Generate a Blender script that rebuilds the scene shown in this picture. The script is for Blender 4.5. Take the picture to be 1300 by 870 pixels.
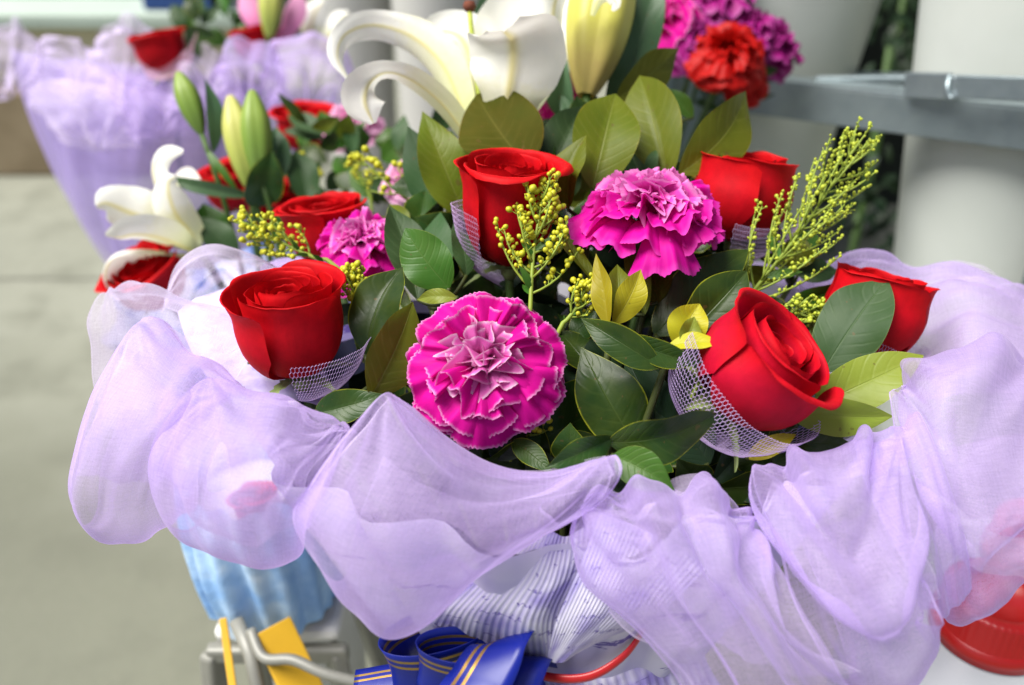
import bpy, math, random
import numpy as np
from mathutils import Vector, Matrix, noise

# ------------------------------------------------------------------ camera, world, sun, exposure
for o in list(bpy.data.objects):
    bpy.data.objects.remove(o)
SC = bpy.context.scene
COL = SC.collection
CAM_H = 1.0
PITCH = math.radians(30)
LENS = 32.0
F = 1300 * LENS / 36.0
cam = bpy.data.cameras.new('camera')
cam.lens = LENS
cam.sensor_width = 36
cam.clip_start = 0.02
cam.clip_end = 400
cam.dof.use_dof = True
cam.dof.focus_distance = 0.425
cam.dof.aperture_fstop = 5.2
cam_o = bpy.data.objects.new('camera', cam)
cam_o.location = (0, 0, CAM_H)
cam_o.rotation_euler = (math.pi / 2 - PITCH, 0, 0)
COL.objects.link(cam_o)
SC.camera = cam_o

SUN_EL, SUN_AZ = math.radians(60), math.radians(-108)   # azimuth from +Y towards +X
w = bpy.data.worlds.new('World')
SC.world = w
w.use_nodes = True
nt = w.node_tree
bg = nt.nodes['Background']
sky = nt.nodes.new('ShaderNodeTexSky')
sky.sky_type = 'NISHITA'
sky.sun_disc = False
sky.sun_elevation = SUN_EL
sky.sun_rotation = SUN_AZ
sky.air_density = 1.0
sky.dust_density = 1.5
hs = nt.nodes.new('ShaderNodeHueSaturation')      # overcast: the sky's own colour washed towards grey
hs.inputs['Saturation'].default_value = 0.5
nt.links.new(sky.outputs[0], hs.inputs['Color'])
nt.links.new(hs.outputs[0], bg.inputs['Color'])
bg.inputs['Strength'].default_value = 0.05
sun = bpy.data.lights.new('sun', 'SUN')
sun.energy = 3.3
sun.angle = math.radians(38)
sun.color = (1.0, 0.96, 0.9)
sun_o = bpy.data.objects.new('sun', sun)
sd = Vector((math.sin(SUN_AZ) * math.cos(SUN_EL), math.cos(SUN_AZ) * math.cos(SUN_EL), math.sin(SUN_EL)))
sun_o.rotation_euler = sd.to_track_quat('Z', 'Y').to_euler()
COL.objects.link(sun_o)
SC.view_settings.view_transform = 'Standard'
SC.view_settings.look = 'None'
SC.view_settings.exposure = 1.25
SC.view_settings.gamma = 1
SC.render.engine = 'CYCLES'
SC.cycles.use_denoising = True
SC.cycles.transparent_max_bounces = 20
SC.cycles.max_bounces = 7
SC.cycles.caustics_reflective = False
SC.cycles.caustics_refractive = False
SC.cycles.sample_clamp_indirect = 8

# ------------------------------------------------------------------ helpers
CR = Vector((1, 0, 0))
CF = Vector((0, math.cos(PITCH), -math.sin(PITCH)))
CU = Vector((0, math.sin(PITCH), math.cos(PITCH)))
C0 = Vector((0, 0, CAM_H))


def P(px, py, d):
    """the point of the place that stands at distance d behind this spot of the photograph"""
    return C0 + CF * d + CR * ((px - 650) / F * d) + CU * ((435 - py) / F * d)


def aimv(r, u, t):
    return (CR * r + CU * u - CF * t).normalized()


def rnd(seed):
    return random.Random(seed)


def sn(x, y=0.0, z=0.0):
    return noise.noise(Vector((x, y, z)))


def build(name, verts, faces, mat, parent=None, uvs=None, smooth=True, world=True):
    me = bpy.data.meshes.new(name)
    me.from_pydata([tuple(v) for v in verts], [], faces)
    if uvs is not None:
        lay = me.uv_layers.new(name='UVMap')
        vi = np.empty(len(me.loops), dtype=np.int32)
        me.loops.foreach_get('vertex_index', vi)
        lay.data.foreach_set('uv', np.asarray(uvs, dtype=np.float32)[vi].ravel())
    if smooth:
        me.polygons.foreach_set('use_smooth', [True] * len(me.polygons))
    me.materials.append(mat)
    o = bpy.data.objects.new(name, me)
    COL.objects.link(o)
    if parent is not None:
        o.parent = parent
        if world:
            o.location = -rootloc(parent)
    return o


def rootloc(p):
    v = Vector((0, 0, 0))
    while p is not None:
        v = v + p.location
        p = p.parent
    return v


def grid_faces(nu, nv, off=0, close=False):
    f = []
    n = nu + 1
    for j in range(nv):
        for i in range(nu):
            a = off + j * n + i
            f.append((a, a + 1, a + n + 1, a + n))
        if close:
            a = off + j * n
            f.append((a + nu, a, a + n, a + n + nu))
    return f


def grid_obj(name, fn, nu, nv, mat, parent=None, world=True, smooth=True):
    """fn(u, v) with u and v from 0 to 1"""
    vs, uv = [], []
    for j in range(nv + 1):
        for i in range(nu + 1):
            u, v = i / nu, j / nv
            vs.append(fn(u, v))
            uv.append((u, v))
    return build(name, vs, grid_faces(nu, nv), mat, parent, uv, smooth, world)


def thing(name, label, cat, loc=(0, 0, 0), group=None):
    o = bpy.data.objects.new(name, None)
    o.empty_display_size = 0.01
    o.location = loc
    COL.objects.link(o)
    tag(o, label, cat, group)
    return o


def tag(o, label, cat, group=None, kind=None):
    o['label'] = label
    if cat:
        o['category'] = cat
    if group:
        o['group'] = group
    if kind:
        o['kind'] = kind
    return o


def copy_tree(o, parent=None):
    c = o.copy()
    COL.objects.link(c)
    c.parent = parent
    for ch in list(o.children):
        copy_tree(ch, c)
    return c


def cr(pts, t):
    """Catmull-Rom through a list of tuples or Vectors, t from 0 to 1"""
    n = len(pts) - 1
    x = min(max(t, 0.0), 1.0) * n
    i = min(int(x), n - 1)
    f = x - i
    p1, p2 = np.asarray(pts[i], float), np.asarray(pts[i + 1], float)
    p0 = np.asarray(pts[i - 1], float) if i > 0 else 2 * p1 - p2
    p3 = np.asarray(pts[i + 2], float) if i + 2 <= n else 2 * p2 - p1
    return 0.5 * ((2 * p1) + (-p0 + p2) * f + (2 * p0 - 5 * p1 + 4 * p2 - p3) * f * f + (-p0 + 3 * p1 - 3 * p2 + p3) * f ** 3)


def tube_data(path, radii, ns=8, caps=True):
    path = [Vector(p) for p in path]
    n = len(path)
    vs, fs = [], []
    t0 = (path[1] - path[0]).normalized()
    ref = Vector((0, 0, 1)) if abs(t0.z) < 0.9 else Vector((1, 0, 0))
    nrm = t0.cross(ref).normalized()
    for k in range(n):
        t = (path[min(k + 1, n - 1)] - path[max(k - 1, 0)]).normalized()
        nrm = (nrm - t * nrm.dot(t))
        if nrm.length < 1e-6:
            nrm = t.orthogonal()
        nrm.normalize()
        b = t.cross(nrm)
        r = radii[k] if hasattr(radii, '__len__') else radii
        for a in range(ns):
            th = 2 * math.pi * a / ns
            vs.append(path[k] + nrm * (math.cos(th) * r) + b * (math.sin(th) * r))
    for k in range(n - 1):
        for a in range(ns):
            a2 = (a + 1) % ns
            fs.append((k * ns + a, k * ns + a2, (k + 1) * ns + a2, (k + 1) * ns + a))
    if caps:
        fs.append(tuple(range(ns))[::-1])
        fs.append(tuple(range((n - 1) * ns, n * ns)))
    return vs, fs


def merge(parts):
    vs, fs = [], []
    for v, f in parts:
        o = len(vs)
        vs += list(v)
        fs += [tuple(i + o for i in q) for q in f]
    return vs, fs


def tube(name, path, radii, mat, parent=None, ns=8, world=True):
    v, f = tube_data(path, radii, ns)
    return build(name, v, f, mat, parent, None, True, world)


def bez(a, b, c, n=10):
    a, b, c = Vector(a), Vector(b), Vector(c)
    return [a * (1 - t) ** 2 + b * 2 * t * (1 - t) + c * t * t for t in [i / n for i in range(n + 1)]]


def lathe_data(prof, ns=32, org=(0, 0, 0), mod=None):
    vs, fs = [], []
    ox, oy, oz = org
    for k, (r, z) in enumerate(prof):
        for a in range(ns):
            th = 2 * math.pi * a / ns
            rr = r * (mod(th, k / (len(prof) - 1)) if mod else 1)
            vs.append((ox + rr * math.cos(th), oy + rr * math.sin(th), oz + z))
    for k in range(len(prof) - 1):
        for a in range(ns):
            a2 = (a + 1) % ns
            fs.append((k * ns + a, k * ns + a2, (k + 1) * ns + a2, (k + 1) * ns + a))
    return vs, fs


def box_data(c, sx, sy, sz, rot=None):
    c = Vector(c)
    R = rot or Matrix.Identity(3)
    vs = [c + R @ Vector((x * sx / 2, y * sy / 2, z * sz / 2)) for z in (-1, 1) for y in (-1, 1) for x in (-1, 1)]
    fs = [(0, 2, 3, 1), (4, 5, 7, 6), (0, 1, 5, 4), (2, 6, 7, 3), (0, 4, 6, 2), (1, 3, 7, 5)]
    return vs, fs


def bevel(o, wd=0.002, seg=2):
    m = o.modifiers.new('bevel', 'BEVEL')
    m.width = wd
    m.segments = seg
    m.limit_method = 'ANGLE'
    return o


# ------------------------------------------------------------------ materials
def new_mat(name):
    m = bpy.data.materials.new(name)
    m.use_nodes = True
    n = m.node_tree.nodes
    b = n['Principled BSDF']
    return m, n, m.node_tree.links, b


def uvc(n):
    t = n.new('ShaderNodeUVMap')
    t.uv_map = 'UVMap'
    return t.outputs[0]


def sep(n, l, v):
    s = n.new('ShaderNodeSeparateXYZ')
    l.new(v, s.inputs[0])
    return s.outputs


def mth(n, l, op, a, b=None, c=None, clamp=False):
    m = n.new('ShaderNodeMath')
    m.operation = op
    m.use_clamp = clamp
    for k, x in enumerate((a, b, c)):
        if x is None:
            continue
        if isinstance(x, (int, float)):
            m.inputs[k].default_value = x
        else:
            l.new(x, m.inputs[k])
    return m.outputs[0]


def ramp(n, l, fac, stops, interp='LINEAR'):
    r = n.new('ShaderNodeValToRGB')
    r.color_ramp.interpolation = interp
    el = r.color_ramp.elements
    while len(el) > 1:
        el.remove(el[-1])
    el[0].position = stops[0][0]
    el[0].color = (*stops[0][1], 1)
    for p, c in stops[1:]:
        e = el.new(p)
        e.color = (*c, 1)
    l.new(fac, r.inputs[0])
    return r.outputs[0]


def mixc(n, l, fac, a, b, mode='MIX'):
    m = n.new('ShaderNodeMix')
    m.data_type = 'RGBA'
    m.blend_type = mode
    for s, x in ((m.inputs[0], fac), (m.inputs[6], a), (m.inputs[7], b)):
        if isinstance(x, (int, float)):
            s.default_value = x
        elif isinstance(x, tuple):
            s.default_value = (*x, 1)
        else:
            l.new(x, s)
    return m.outputs[2]


def nz(n, l, scale, detail=2.0, rough=0.5, vec=None, dist=0.0):
    t = n.new('ShaderNodeTexNoise')
    t.inputs['Scale'].default_value = scale
    t.inputs['Detail'].default_value = detail
    t.inputs['Roughness'].default_value = rough
    t.inputs['Distortion'].default_value = dist
    if vec is None:
        tc = n.new('ShaderNodeTexCoord')
        vec = tc.outputs['Object']
    l.new(vec, t.inputs['Vector'])
    return t.outputs['Fac']


def bump(n, l, h, strength=0.3, dist=0.001):
    b = n.new('ShaderNodeBump')
    b.inputs['Strength'].default_value = strength
    b.inputs['Distance'].default_value = dist
    l.new(h, b.inputs['Height'])
    return b.outputs[0]


def translucent(m, n, l, b, col, fac):
    """thin plant tissue or cloth lets part of the light through"""
    tr = n.new('ShaderNodeBsdfTranslucent')
    if isinstance(col, tuple):
        tr.inputs[0].default_value = (*col, 1)
    else:
        l.new(col, tr.inputs[0])
    mx = n.new('ShaderNodeMixShader')
    mx.inputs[0].default_value = fac
    l.new(b.outputs[0], mx.inputs[1])
    l.new(tr.outputs[0], mx.inputs[2])
    l.new(mx.outputs[0], n['Material Output'].inputs[0])
    return mx


def petal_mat(name, base, tipc, edge, claw=None, rough=0.55, tl=0.25, spec=0.3, edge_at=0.93, vein=40, sheen=0.3, soft=0.25, rib=None):
    m, n, l, b = new_mat(name)
    u, v, _ = sep(n, l, uvc(n))
    r = nz(n, l, 300, 3)
    v2 = mth(n, l, 'ADD', v, mth(n, l, 'MULTIPLY', mth(n, l, 'SUBTRACT', r, 0.5), 0.12))
    stops = [(0.0, claw or base), (0.15, claw or base), (0.42, base), (max(edge_at - soft, 0.5), tipc), (edge_at, tipc), (min(edge_at + 0.05, 0.99), edge)]
    c = ramp(n, l, v2, stops)
    c = mixc(n, l, mth(n, l, 'MULTIPLY', nz(n, l, 90, 2), 0.35), c, base)
    blot = ramp(n, l, nz(n, l, 3.0, 4, .6), [(.35, (.62, .62, .62)), (.65, (1, 1, 1))])
    c = mixc(n, l, .6 if spec < .2 else .15, c, mixc(n, l, 1.0, c, blot, 'MULTIPLY'))
    if rib:
        rm = mth(n, l, 'POWER', 2.718, mth(n, l, 'MULTIPLY', mth(n, l, 'POWER', mth(n, l, 'DIVIDE', mth(n, l, 'SUBTRACT', u, .5), .055), 2.0), -1.0))
        c = mixc(n, l, mth(n, l, 'MULTIPLY', rm, .8), c, rib)
    l.new(c, b.inputs['Base Color'])
    # fine length-wise veins
    cmb = n.new('ShaderNodeCombineXYZ')
    l.new(mth(n, l, 'MULTIPLY', u, vein), cmb.inputs[0])
    l.new(mth(n, l, 'MULTIPLY', v, 2.0), cmb.inputs[1])
    vn = nz(n, l, 1.0, 3, 0.6, cmb.outputs[0])
    l.new(bump(n, l, vn, 0.2, 0.0006), b.inputs['Normal'])
    b.inputs['Roughness'].default_value = rough
    b.inputs['Specular IOR Level'].default_value = spec
    b.inputs['Sheen Weight'].default_value = sheen
    b.inputs['Sheen Roughness'].default_value = 0.4
    b.inputs['Sheen Tint'].default_value = (*tipc, 1)
    translucent(m, n, l, b, c, tl)
    return m


M = {}
M['rose'] = petal_mat('rose_petal', (0.52, 0.002, 0.010), (0.60, 0.003, 0.006), (0.34, 0.0, 0.002), (0.44, 0.004, 0.008), 0.60, 0.18, 0.15, 0.965, 34)
M['rose_pink'] = petal_mat('rose_petal_cool', (0.50, 0.003, 0.026), (0.58, 0.003, 0.010), (0.33, 0.0, 0.003), (0.44, 0.006, 0.016), 0.60, 0.18, 0.15, 0.965, 34)
M['carn'] = petal_mat('carnation_petal', (0.64, 0.0, 0.16), (0.76, 0.008, 0.36), (0.88, 0.38, 0.74), (0.46, 0.0, 0.08), 0.55, 0.34, 0.12, 0.965, 24, 0.0, 0.30)
M['carn_in'] = petal_mat('carnation_petal_pale', (0.72, 0.01, 0.30), (0.84, 0.20, 0.60), (0.94, 0.74, 0.90), (0.55, 0.0, 0.13), 0.55, 0.36, 0.12, 0.94, 24, 0.0, 0.30)
M['carn_soft'] = petal_mat('carnation_petal_soft', (0.68, 0.0, 0.24), (0.76, 0.006, 0.38), (0.82, 0.06, 0.52), (0.52, 0.0, 0.14), 0.55, 0.36, 0.12, 0.93, 24, 0.0, 0.3)
M['carn_pale'] = petal_mat('carnation_petal_light', (0.76, 0.02, 0.40), (0.84, 0.10, 0.56), (0.90, 0.34, 0.72), (0.64, 0.0, 0.25), 0.55, 0.38, 0.12, 0.9, 24, 0.0, 0.4)
M['carn_purple'] = petal_mat('carnation_petal_purple', (0.22, 0.0, 0.09), (0.33, 0.008, 0.19), (0.42, 0.06, 0.30), (0.15, 0, 0.06), 0.5, 0.25, 0.2, 0.9, 24, 0.2, 0.3)
M['carn_red'] = petal_mat('carnation_petal_red', (0.34, 0.002, 0.002), (0.44, 0.004, 0.003), (0.5, 0.008, 0.005), (0.24, 0, 0), 0.5, 0.25, 0.2, 0.9, 24, 0.2, 0.3)
M['lily'] = petal_mat('lily_tepal', (0.84, 0.83, 0.66), (0.90, 0.90, 0.87), (0.92, 0.92, 0.89), (0.62, 0.66, 0.30), 0.45, 0.35, 0.3, 0.97, 16, 0.1, 0.5, (0.74, 0.66, 0.26))
M['pink'] = petal_mat('pink_petal', (0.75, 0.25, 0.50), (0.80, 0.36, 0.60), (0.85, 0.6, 0.75), None, 0.5, 0.3)


def leaf_mat(name, face, back, margin, vein, marg_w=0.05, rough=0.35, tl=0.18, vein_amt=0.35, blotch=0.25):
    m, n, l, b = new_mat(name)
    u, v, _ = sep(n, l, uvc(n))
    au = mth(n, l, 'ABSOLUTE', mth(n, l, 'MULTIPLY', mth(n, l, 'SUBTRACT', u, 0.5), 2))
    # side veins run forward from the midrib
    wob = mth(n, l, 'MULTIPLY', mth(n, l, 'SUBTRACT', nz(n, l, 60, 2), 0.5), 0.06)
    ph = mth(n, l, 'SUBTRACT', mth(n, l, 'ADD', v, wob), mth(n, l, 'MULTIPLY', mth(n, l, 'POWER', au, 1.25), 0.22))
    oi0 = n.new('ShaderNodeObjectInfo')
    sw = mth(n, l, 'SINE', mth(n, l, 'MULTIPLY', ph, mth(n, l, 'ADD', 44, mth(n, l, 'MULTIPLY', oi0.outputs['Random'], 30))))
    line = mth(n, l, 'POWER', mth(n, l, 'MULTIPLY', mth(n, l, 'ADD', sw, 1.0), 0.5), 7.0)
    rib = mth(n, l, 'SUBTRACT', 1.0, mth(n, l, 'MULTIPLY', au, 24), clamp=True)
    fade = ramp(n, l, nz(n, l, 45, 2), [(.38, (.1, .1, .1)), (.62, (1, 1, 1))])
    line = mth(n, l, 'MULTIPLY', line, fade)
    vn = mth(n, l, 'MAXIMUM', mth(n, l, 'MULTIPLY', line, 0.4), rib)
    geo = n.new('ShaderNodeNewGeometry')
    base = mixc(n, l, geo.outputs['Backfacing'], face, back)
    nn = nz(n, l, 55, 3, 0.6)
    oi = n.new('ShaderNodeObjectInfo')
    vary = mth(n, l, 'MULTIPLY', mth(n, l, 'SUBTRACT', oi.outputs['Random'], 0.5), 0.5)
    hsv = n.new('ShaderNodeHueSaturation')
    l.new(base, hsv.inputs['Color'])
    l.new(mth(n, l, 'ADD', 1.0, vary), hsv.inputs['Value'])
    l.new(mth(n, l, 'ADD', 0.5, mth(n, l, 'MULTIPLY', vary, 0.06)), hsv.inputs['Hue'])
    c = mixc(n, l, mth(n, l, 'MULTIPLY', mth(n, l, 'SUBTRACT', nn, 0.35, clamp=True), blotch * 2), hsv.outputs[0], margin)
    c = mixc(n, l, mth(n, l, 'MULTIPLY', vn, vein_amt), c, vein)
    edge = mth(n, l, 'DIVIDE', mth(n, l, 'SUBTRACT', mth(n, l, 'ADD', au, mth(n, l, 'MULTIPLY', mth(n, l, 'SUBTRACT', nn, 0.5), 0.16)), 1 - marg_w), marg_w, clamp=True)
    c = mixc(n, l, edge, c, margin)
    # specks and small brown blemishes
    sp = mth(n, l, 'GREATER_THAN', nz(n, l, 240, 1), 0.735)
    c = mixc(n, l, mth(n, l, 'MULTIPLY', sp, 0.5), c, (0.10, 0.06, 0.02))
    l.new(c, b.inputs['Base Color'])
    h = mth(n, l, 'ADD', mth(n, l, 'MULTIPLY', vn, -1.0), mth(n, l, 'MULTIPLY', nz(n, l, 170, 2), 0.6))
    l.new(bump(n, l, h, 0.35, 0.0007), b.inputs['Normal'])
    b.inputs['Roughness'].default_value = rough
    b.inputs['Specular IOR Level'].default_value = 0.22
    translucent(m, n, l, b, c, tl)
    return m


M['leaf_dark'] = leaf_mat('leaf_dark', (0.014, 0.040, 0.007), (0.03, 0.055, 0.012), (0.24, 0.26, 0.015), (0.06, 0.09, 0.02), 0.05, 0.36, 0.05, .35, .12)
M['leaf_green'] = leaf_mat('leaf_green', (0.034, 0.105, 0.010), (0.06, 0.11, 0.015), (0.14, 0.20, 0.04), (0.13, 0.19, 0.06), 0.03, 0.38, 0.15)
M['leaf_dull'] = leaf_mat('leaf_dull', (0.026, 0.062, 0.018), (0.035, 0.065, 0.02), (0.07, 0.11, 0.035), (0.09, 0.14, 0.06), 0.03, 0.5, 0.1)
M['leaf_olive'] = leaf_mat('leaf_olive', (0.092, 0.118, 0.007), (0.105, 0.125, 0.008), (0.17, 0.165, 0.012), (0.17, 0.19, 0.035), 0.03, 0.45, 0.25, 0.8, .4)
M['leaf_brown'] = leaf_mat('leaf_brown', (0.045, 0.050, 0.005), (0.05, 0.05, 0.006), (0.085, 0.062, 0.008), (0.11, 0.10, 0.02), 0.03, 0.5, 0.1, 0.6, .5)
_b = M['leaf_brown'].node_tree.nodes['Principled BSDF']
_b.inputs['Specular IOR Level'].default_value = 0.05
_b.inputs['Roughness'].default_value = 0.7
M['leaf_yellow'] = leaf_mat('leaf_yellow', (0.36, 0.33, 0.015), (0.36, 0.33, 0.02), (0.46, 0.40, 0.015), (0.34, 0.32, 0.08), 0.08, 0.42, 0.25, 0.4)
M['leaf_lime'] = leaf_mat('leaf_lime', (0.20, 0.27, 0.03), (0.22, 0.28, 0.045), (0.34, 0.38, 0.06), (0.22, 0.28, 0.05), 0.03, 0.4, 0.25, 0.5)
M['leaf_shade'] = leaf_mat('leaf_shade', (0.008, 0.022, 0.008), (0.01, 0.02, 0.008), (0.02, 0.03, 0.01), (0.015, 0.03, 0.01), 0.03, 0.5, 0.02)  # shade deep among the plants is put into this near-black leaf colour
M['leaf_strap'] = leaf_mat('leaf_strap', (0.06, 0.13, 0.06), (0.08, 0.15, 0.08), (0.1, 0.16, 0.07), (0.09, 0.16, 0.08), 0.02, 0.4, 0.15, 0.15)


def plain(name, col, rough=0.5, spec=0.4, nscale=40, namt=0.25, col2=None, bmp=0.0, metal=0.0, tl=0.0, bscale=None):
    m, n, l, b = new_mat(name)
    f = nz(n, l, nscale, 5, 0.6)
    c2 = col2 or tuple(x * 0.6 for x in col)
    c = mixc(n, l, mth(n, l, 'MULTIPLY', ramp(n, l, f, [(0.3, (0, 0, 0)), (0.7, (1, 1, 1))]), namt), col, c2)
    l.new(c, b.inputs['Base Color'])
    b.inputs['Roughness'].default_value = rough
    b.inputs['Specular IOR Level'].default_value = spec
    b.inputs['Metallic'].default_value = metal
    if bmp:
        l.new(bump(n, l, nz(n, l, bscale or nscale * 4, 4, 0.6), bmp, 0.002), b.inputs['Normal'])
    if tl:
        translucent(m, n, l, b, c, tl)
    return m


M['stem'] = plain('stem_green', (0.05, 0.10, 0.02), 0.5, 0.3, 120, 0.4)
M['twig'] = plain('twig_olive', (0.05, 0.065, 0.015), 0.5, 0.3, 120, 0.4)
M['sepal'] = plain('sepal_green', (0.30, 0.38, 0.14), 0.5, 0.3, 150, 0.5, (0.14, 0.22, 0.05), tl=0.2)
M['bud'] = plain('yellow_bud', (0.52, 0.50, 0.02), 0.45, 0.35, 220, 0.5, (0.36, 0.40, 0.03), tl=0.15)
M['bud_green'] = plain('lime_bud', (0.46, 0.52, 0.04), 0.45, 0.35, 220, 0.5, (0.3, 0.4, 0.05), tl=0.15)
M['bstem'] = plain('bud_stalk', (0.25, 0.33, 0.04), 0.5, 0.3, 150, 0.4, tl=0.1)
M['anther'] = plain('anther_brown', (0.16, 0.05, 0.03), 0.8, 0.2, 400, 0.5)
M['filament'] = plain('filament', (0.50, 0.58, 0.10), 0.5, 0.3, 90, 0.3, tl=0.2)
M['net'] = plain('net_thread', (0.50, 0.38, 0.64), 0.6, 0.3, 300, 0.3)


def organza_mat(name, col, alpha=0.62, grain=0.3, hem=0.35):
    m, n, l, b = new_mat(name)
    uv = uvc(n)
    u, v, _ = sep(n, l, uv)
    tc = n.new('ShaderNodeTexCoord')
    # crossing thread grain: two stretched, slightly wandering noises
    gs = []
    wd = n.new('ShaderNodeMapping')
    l.new(uv, wd.inputs['Vector'])
    for sc in ((210, 12, 1), (12, 210, 1)):
        mp = n.new('ShaderNodeMapping')
        mp.inputs['Scale'].default_value = sc
        mp.inputs['Rotation'].default_value = (0, 0, .35)
        l.new(uv, mp.inputs['Vector'])
        gs.append(nz(n, l, 1.0, 2, 0.6, mp.outputs[0], 0.8))
    g = mth(n, l, 'MULTIPLY', mth(n, l, 'ADD', gs[0], gs[1]), 0.5)
    fb = nz(n, l, 850, 2, 0.6, tc.outputs['Object'], 2.5)
    g2 = mth(n, l, 'ADD', mth(n, l, 'MULTIPLY', g, 0.6), mth(n, l, 'MULTIPLY', fb, 0.4))
    # seen edge-on more threads lie behind each other: the same weave looks denser
    lw = n.new('ShaderNodeLayerWeight')
    lw.inputs[0].default_value = 0.5
    dens = mth(n, l, 'POWER', lw.outputs['Facing'], 1.6)
    edge_u = mth(n, l, 'MINIMUM', u, mth(n, l, 'SUBTRACT', 1.0, u))
    hm = mth(n, l, 'GREATER_THAN', 0.010, edge_u)
    a = mth(n, l, 'ADD', alpha, mth(n, l, 'MULTIPLY', mth(n, l, 'SUBTRACT', g2, 0.5), grain * 2.6))
    a = mth(n, l, 'ADD', a, mth(n, l, 'MULTIPLY', dens, 0.62))
    a = mth(n, l, 'ADD', a, mth(n, l, 'MULTIPLY', hm, hem), clamp=True)
    c = mixc(n, l, ramp(n, l, g2, [(.34, (.05, .05, .05)), (.66, (.6, .6, .6))]), col, (min(col[0] * 1.25, 0.92), min(col[1] * 1.35, 0.9), min(col[2] * 1.06, 0.94)))
    l.new(c, b.inputs['Base Color'])
    b.inputs['Roughness'].default_value = 0.38
    b.inputs['Specular IOR Level'].default_value = 0.4
    b.inputs['Sheen Weight'].default_value = 0.5
    b.inputs['Sheen Roughness'].default_value = 0.35
    b.inputs['Sheen Tint'].default_value = (0.9, 0.85, 1, 1)
    l.new(bump(n, l, g2, 0.3, 0.0008), b.inputs['Normal'])
    mx = translucent(m, n, l, b, c, 0.55)
    tp = n.new('ShaderNodeBsdfTransparent')
    m2 = n.new('ShaderNodeMixShader')
    l.new(a, m2.inputs[0])
    l.new(tp.outputs[0], m2.inputs[1])
    l.new(mx.outputs[0], m2.inputs[2])
    l.new(m2.outputs[0], n['Material Output'].inputs[0])
    return m


M['organza'] = organza_mat('lavender_organza', (0.64, 0.49, 0.92), 0.33)
M['organza_pale'] = organza_mat('pale_organza', (0.76, 0.64, 0.94), 0.24)
M['tulle'] = organza_mat('lilac_tulle', (0.52, 0.40, 0.86), 0.42)
M['tulle_pink'] = organza_mat('pink_tulle', (0.80, 0.45, 0.60), 0.40)

# ------------------------------------------------------------------ the setting
def ground_mat():
    m, n, l, b = new_mat('concrete_ground')
    a = nz(n, l, 1.3, 4, 0.55)
    f = nz(n, l, 60, 5, 0.7)
    s = nz(n, l, 6, 4, 0.6)
    tc = n.new('ShaderNodeTexCoord')
    gx, gy, gz = sep(n, l, tc.outputs['Object'])
    # near ground painted darker olive for the shade of the goods, ragged edge
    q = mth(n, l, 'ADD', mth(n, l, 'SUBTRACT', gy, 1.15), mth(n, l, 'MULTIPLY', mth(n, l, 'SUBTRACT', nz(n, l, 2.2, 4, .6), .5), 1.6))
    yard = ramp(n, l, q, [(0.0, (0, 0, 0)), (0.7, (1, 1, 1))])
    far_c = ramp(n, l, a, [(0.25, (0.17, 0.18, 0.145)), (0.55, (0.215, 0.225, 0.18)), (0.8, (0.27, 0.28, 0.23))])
    near_shade_c = ramp(n, l, a, [(0.25, (0.10, 0.108, 0.078)), (0.55, (0.135, 0.145, 0.105)), (0.8, (0.18, 0.19, 0.145))])
    c = mixc(n, l, yard, near_shade_c, far_c)
    c = mixc(n, l, mth(n, l, 'MULTIPLY', f, 0.35), c, (0.20, 0.19, 0.15))
    st = ramp(n, l, s, [(0.48, (0, 0, 0)), (0.66, (1, 1, 1))])
    c = mixc(n, l, mth(n, l, 'MULTIPLY', st, 0.55), c, (0.11, 0.115, 0.085))
    jl = mth(n, l, 'LESS_THAN', mth(n, l, 'ABSOLUTE', mth(n, l, 'SUBTRACT', gy, 2.05)), .008)
    c = mixc(n, l, mth(n, l, 'MULTIPLY', jl, .7), c, (0.07, 0.07, 0.055))
    l.new(c, b.inputs['Base Color'])
    b.inputs['Roughness'].default_value = 0.8
    l.new(bump(n, l, f, 0.3, 0.004), b.inputs['Normal'])
    return m


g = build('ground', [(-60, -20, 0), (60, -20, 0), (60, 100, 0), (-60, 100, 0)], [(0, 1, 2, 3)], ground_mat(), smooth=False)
g['kind'] = 'structure'

M['stone'] = plain('weathered_stone', (0.30, 0.24, 0.16), 0.85, 0.2, 5, 0.8, (0.16, 0.12, 0.07), 0.5, bscale=40)
M['cream'] = plain('cream_panel', (0.62, 0.58, 0.42), 0.7, 0.3, 4, 0.5, (0.50, 0.44, 0.30))
M['ledge'] = plain('pale_green_ledge', (0.42, 0.50, 0.44), 0.6, 0.3, 6, 0.4)
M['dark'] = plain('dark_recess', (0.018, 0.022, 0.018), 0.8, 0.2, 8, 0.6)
M['navy'] = plain('blue_crate', (0.02, 0.06, 0.22), 0.5, 0.4, 8, 0.3)
M['pale_wall'] = plain('pale_plaster', (0.52, 0.52, 0.46), 0.8, 0.2, 3, 0.4)


def boxes(name, specs, mat, parent=None, bw=0.0):
    v, f = merge([box_data(*s) for s in specs])
    o = build(name, v, f, mat, parent, None, False)
    if bw:
        bevel(o, bw)
    return o


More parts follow.
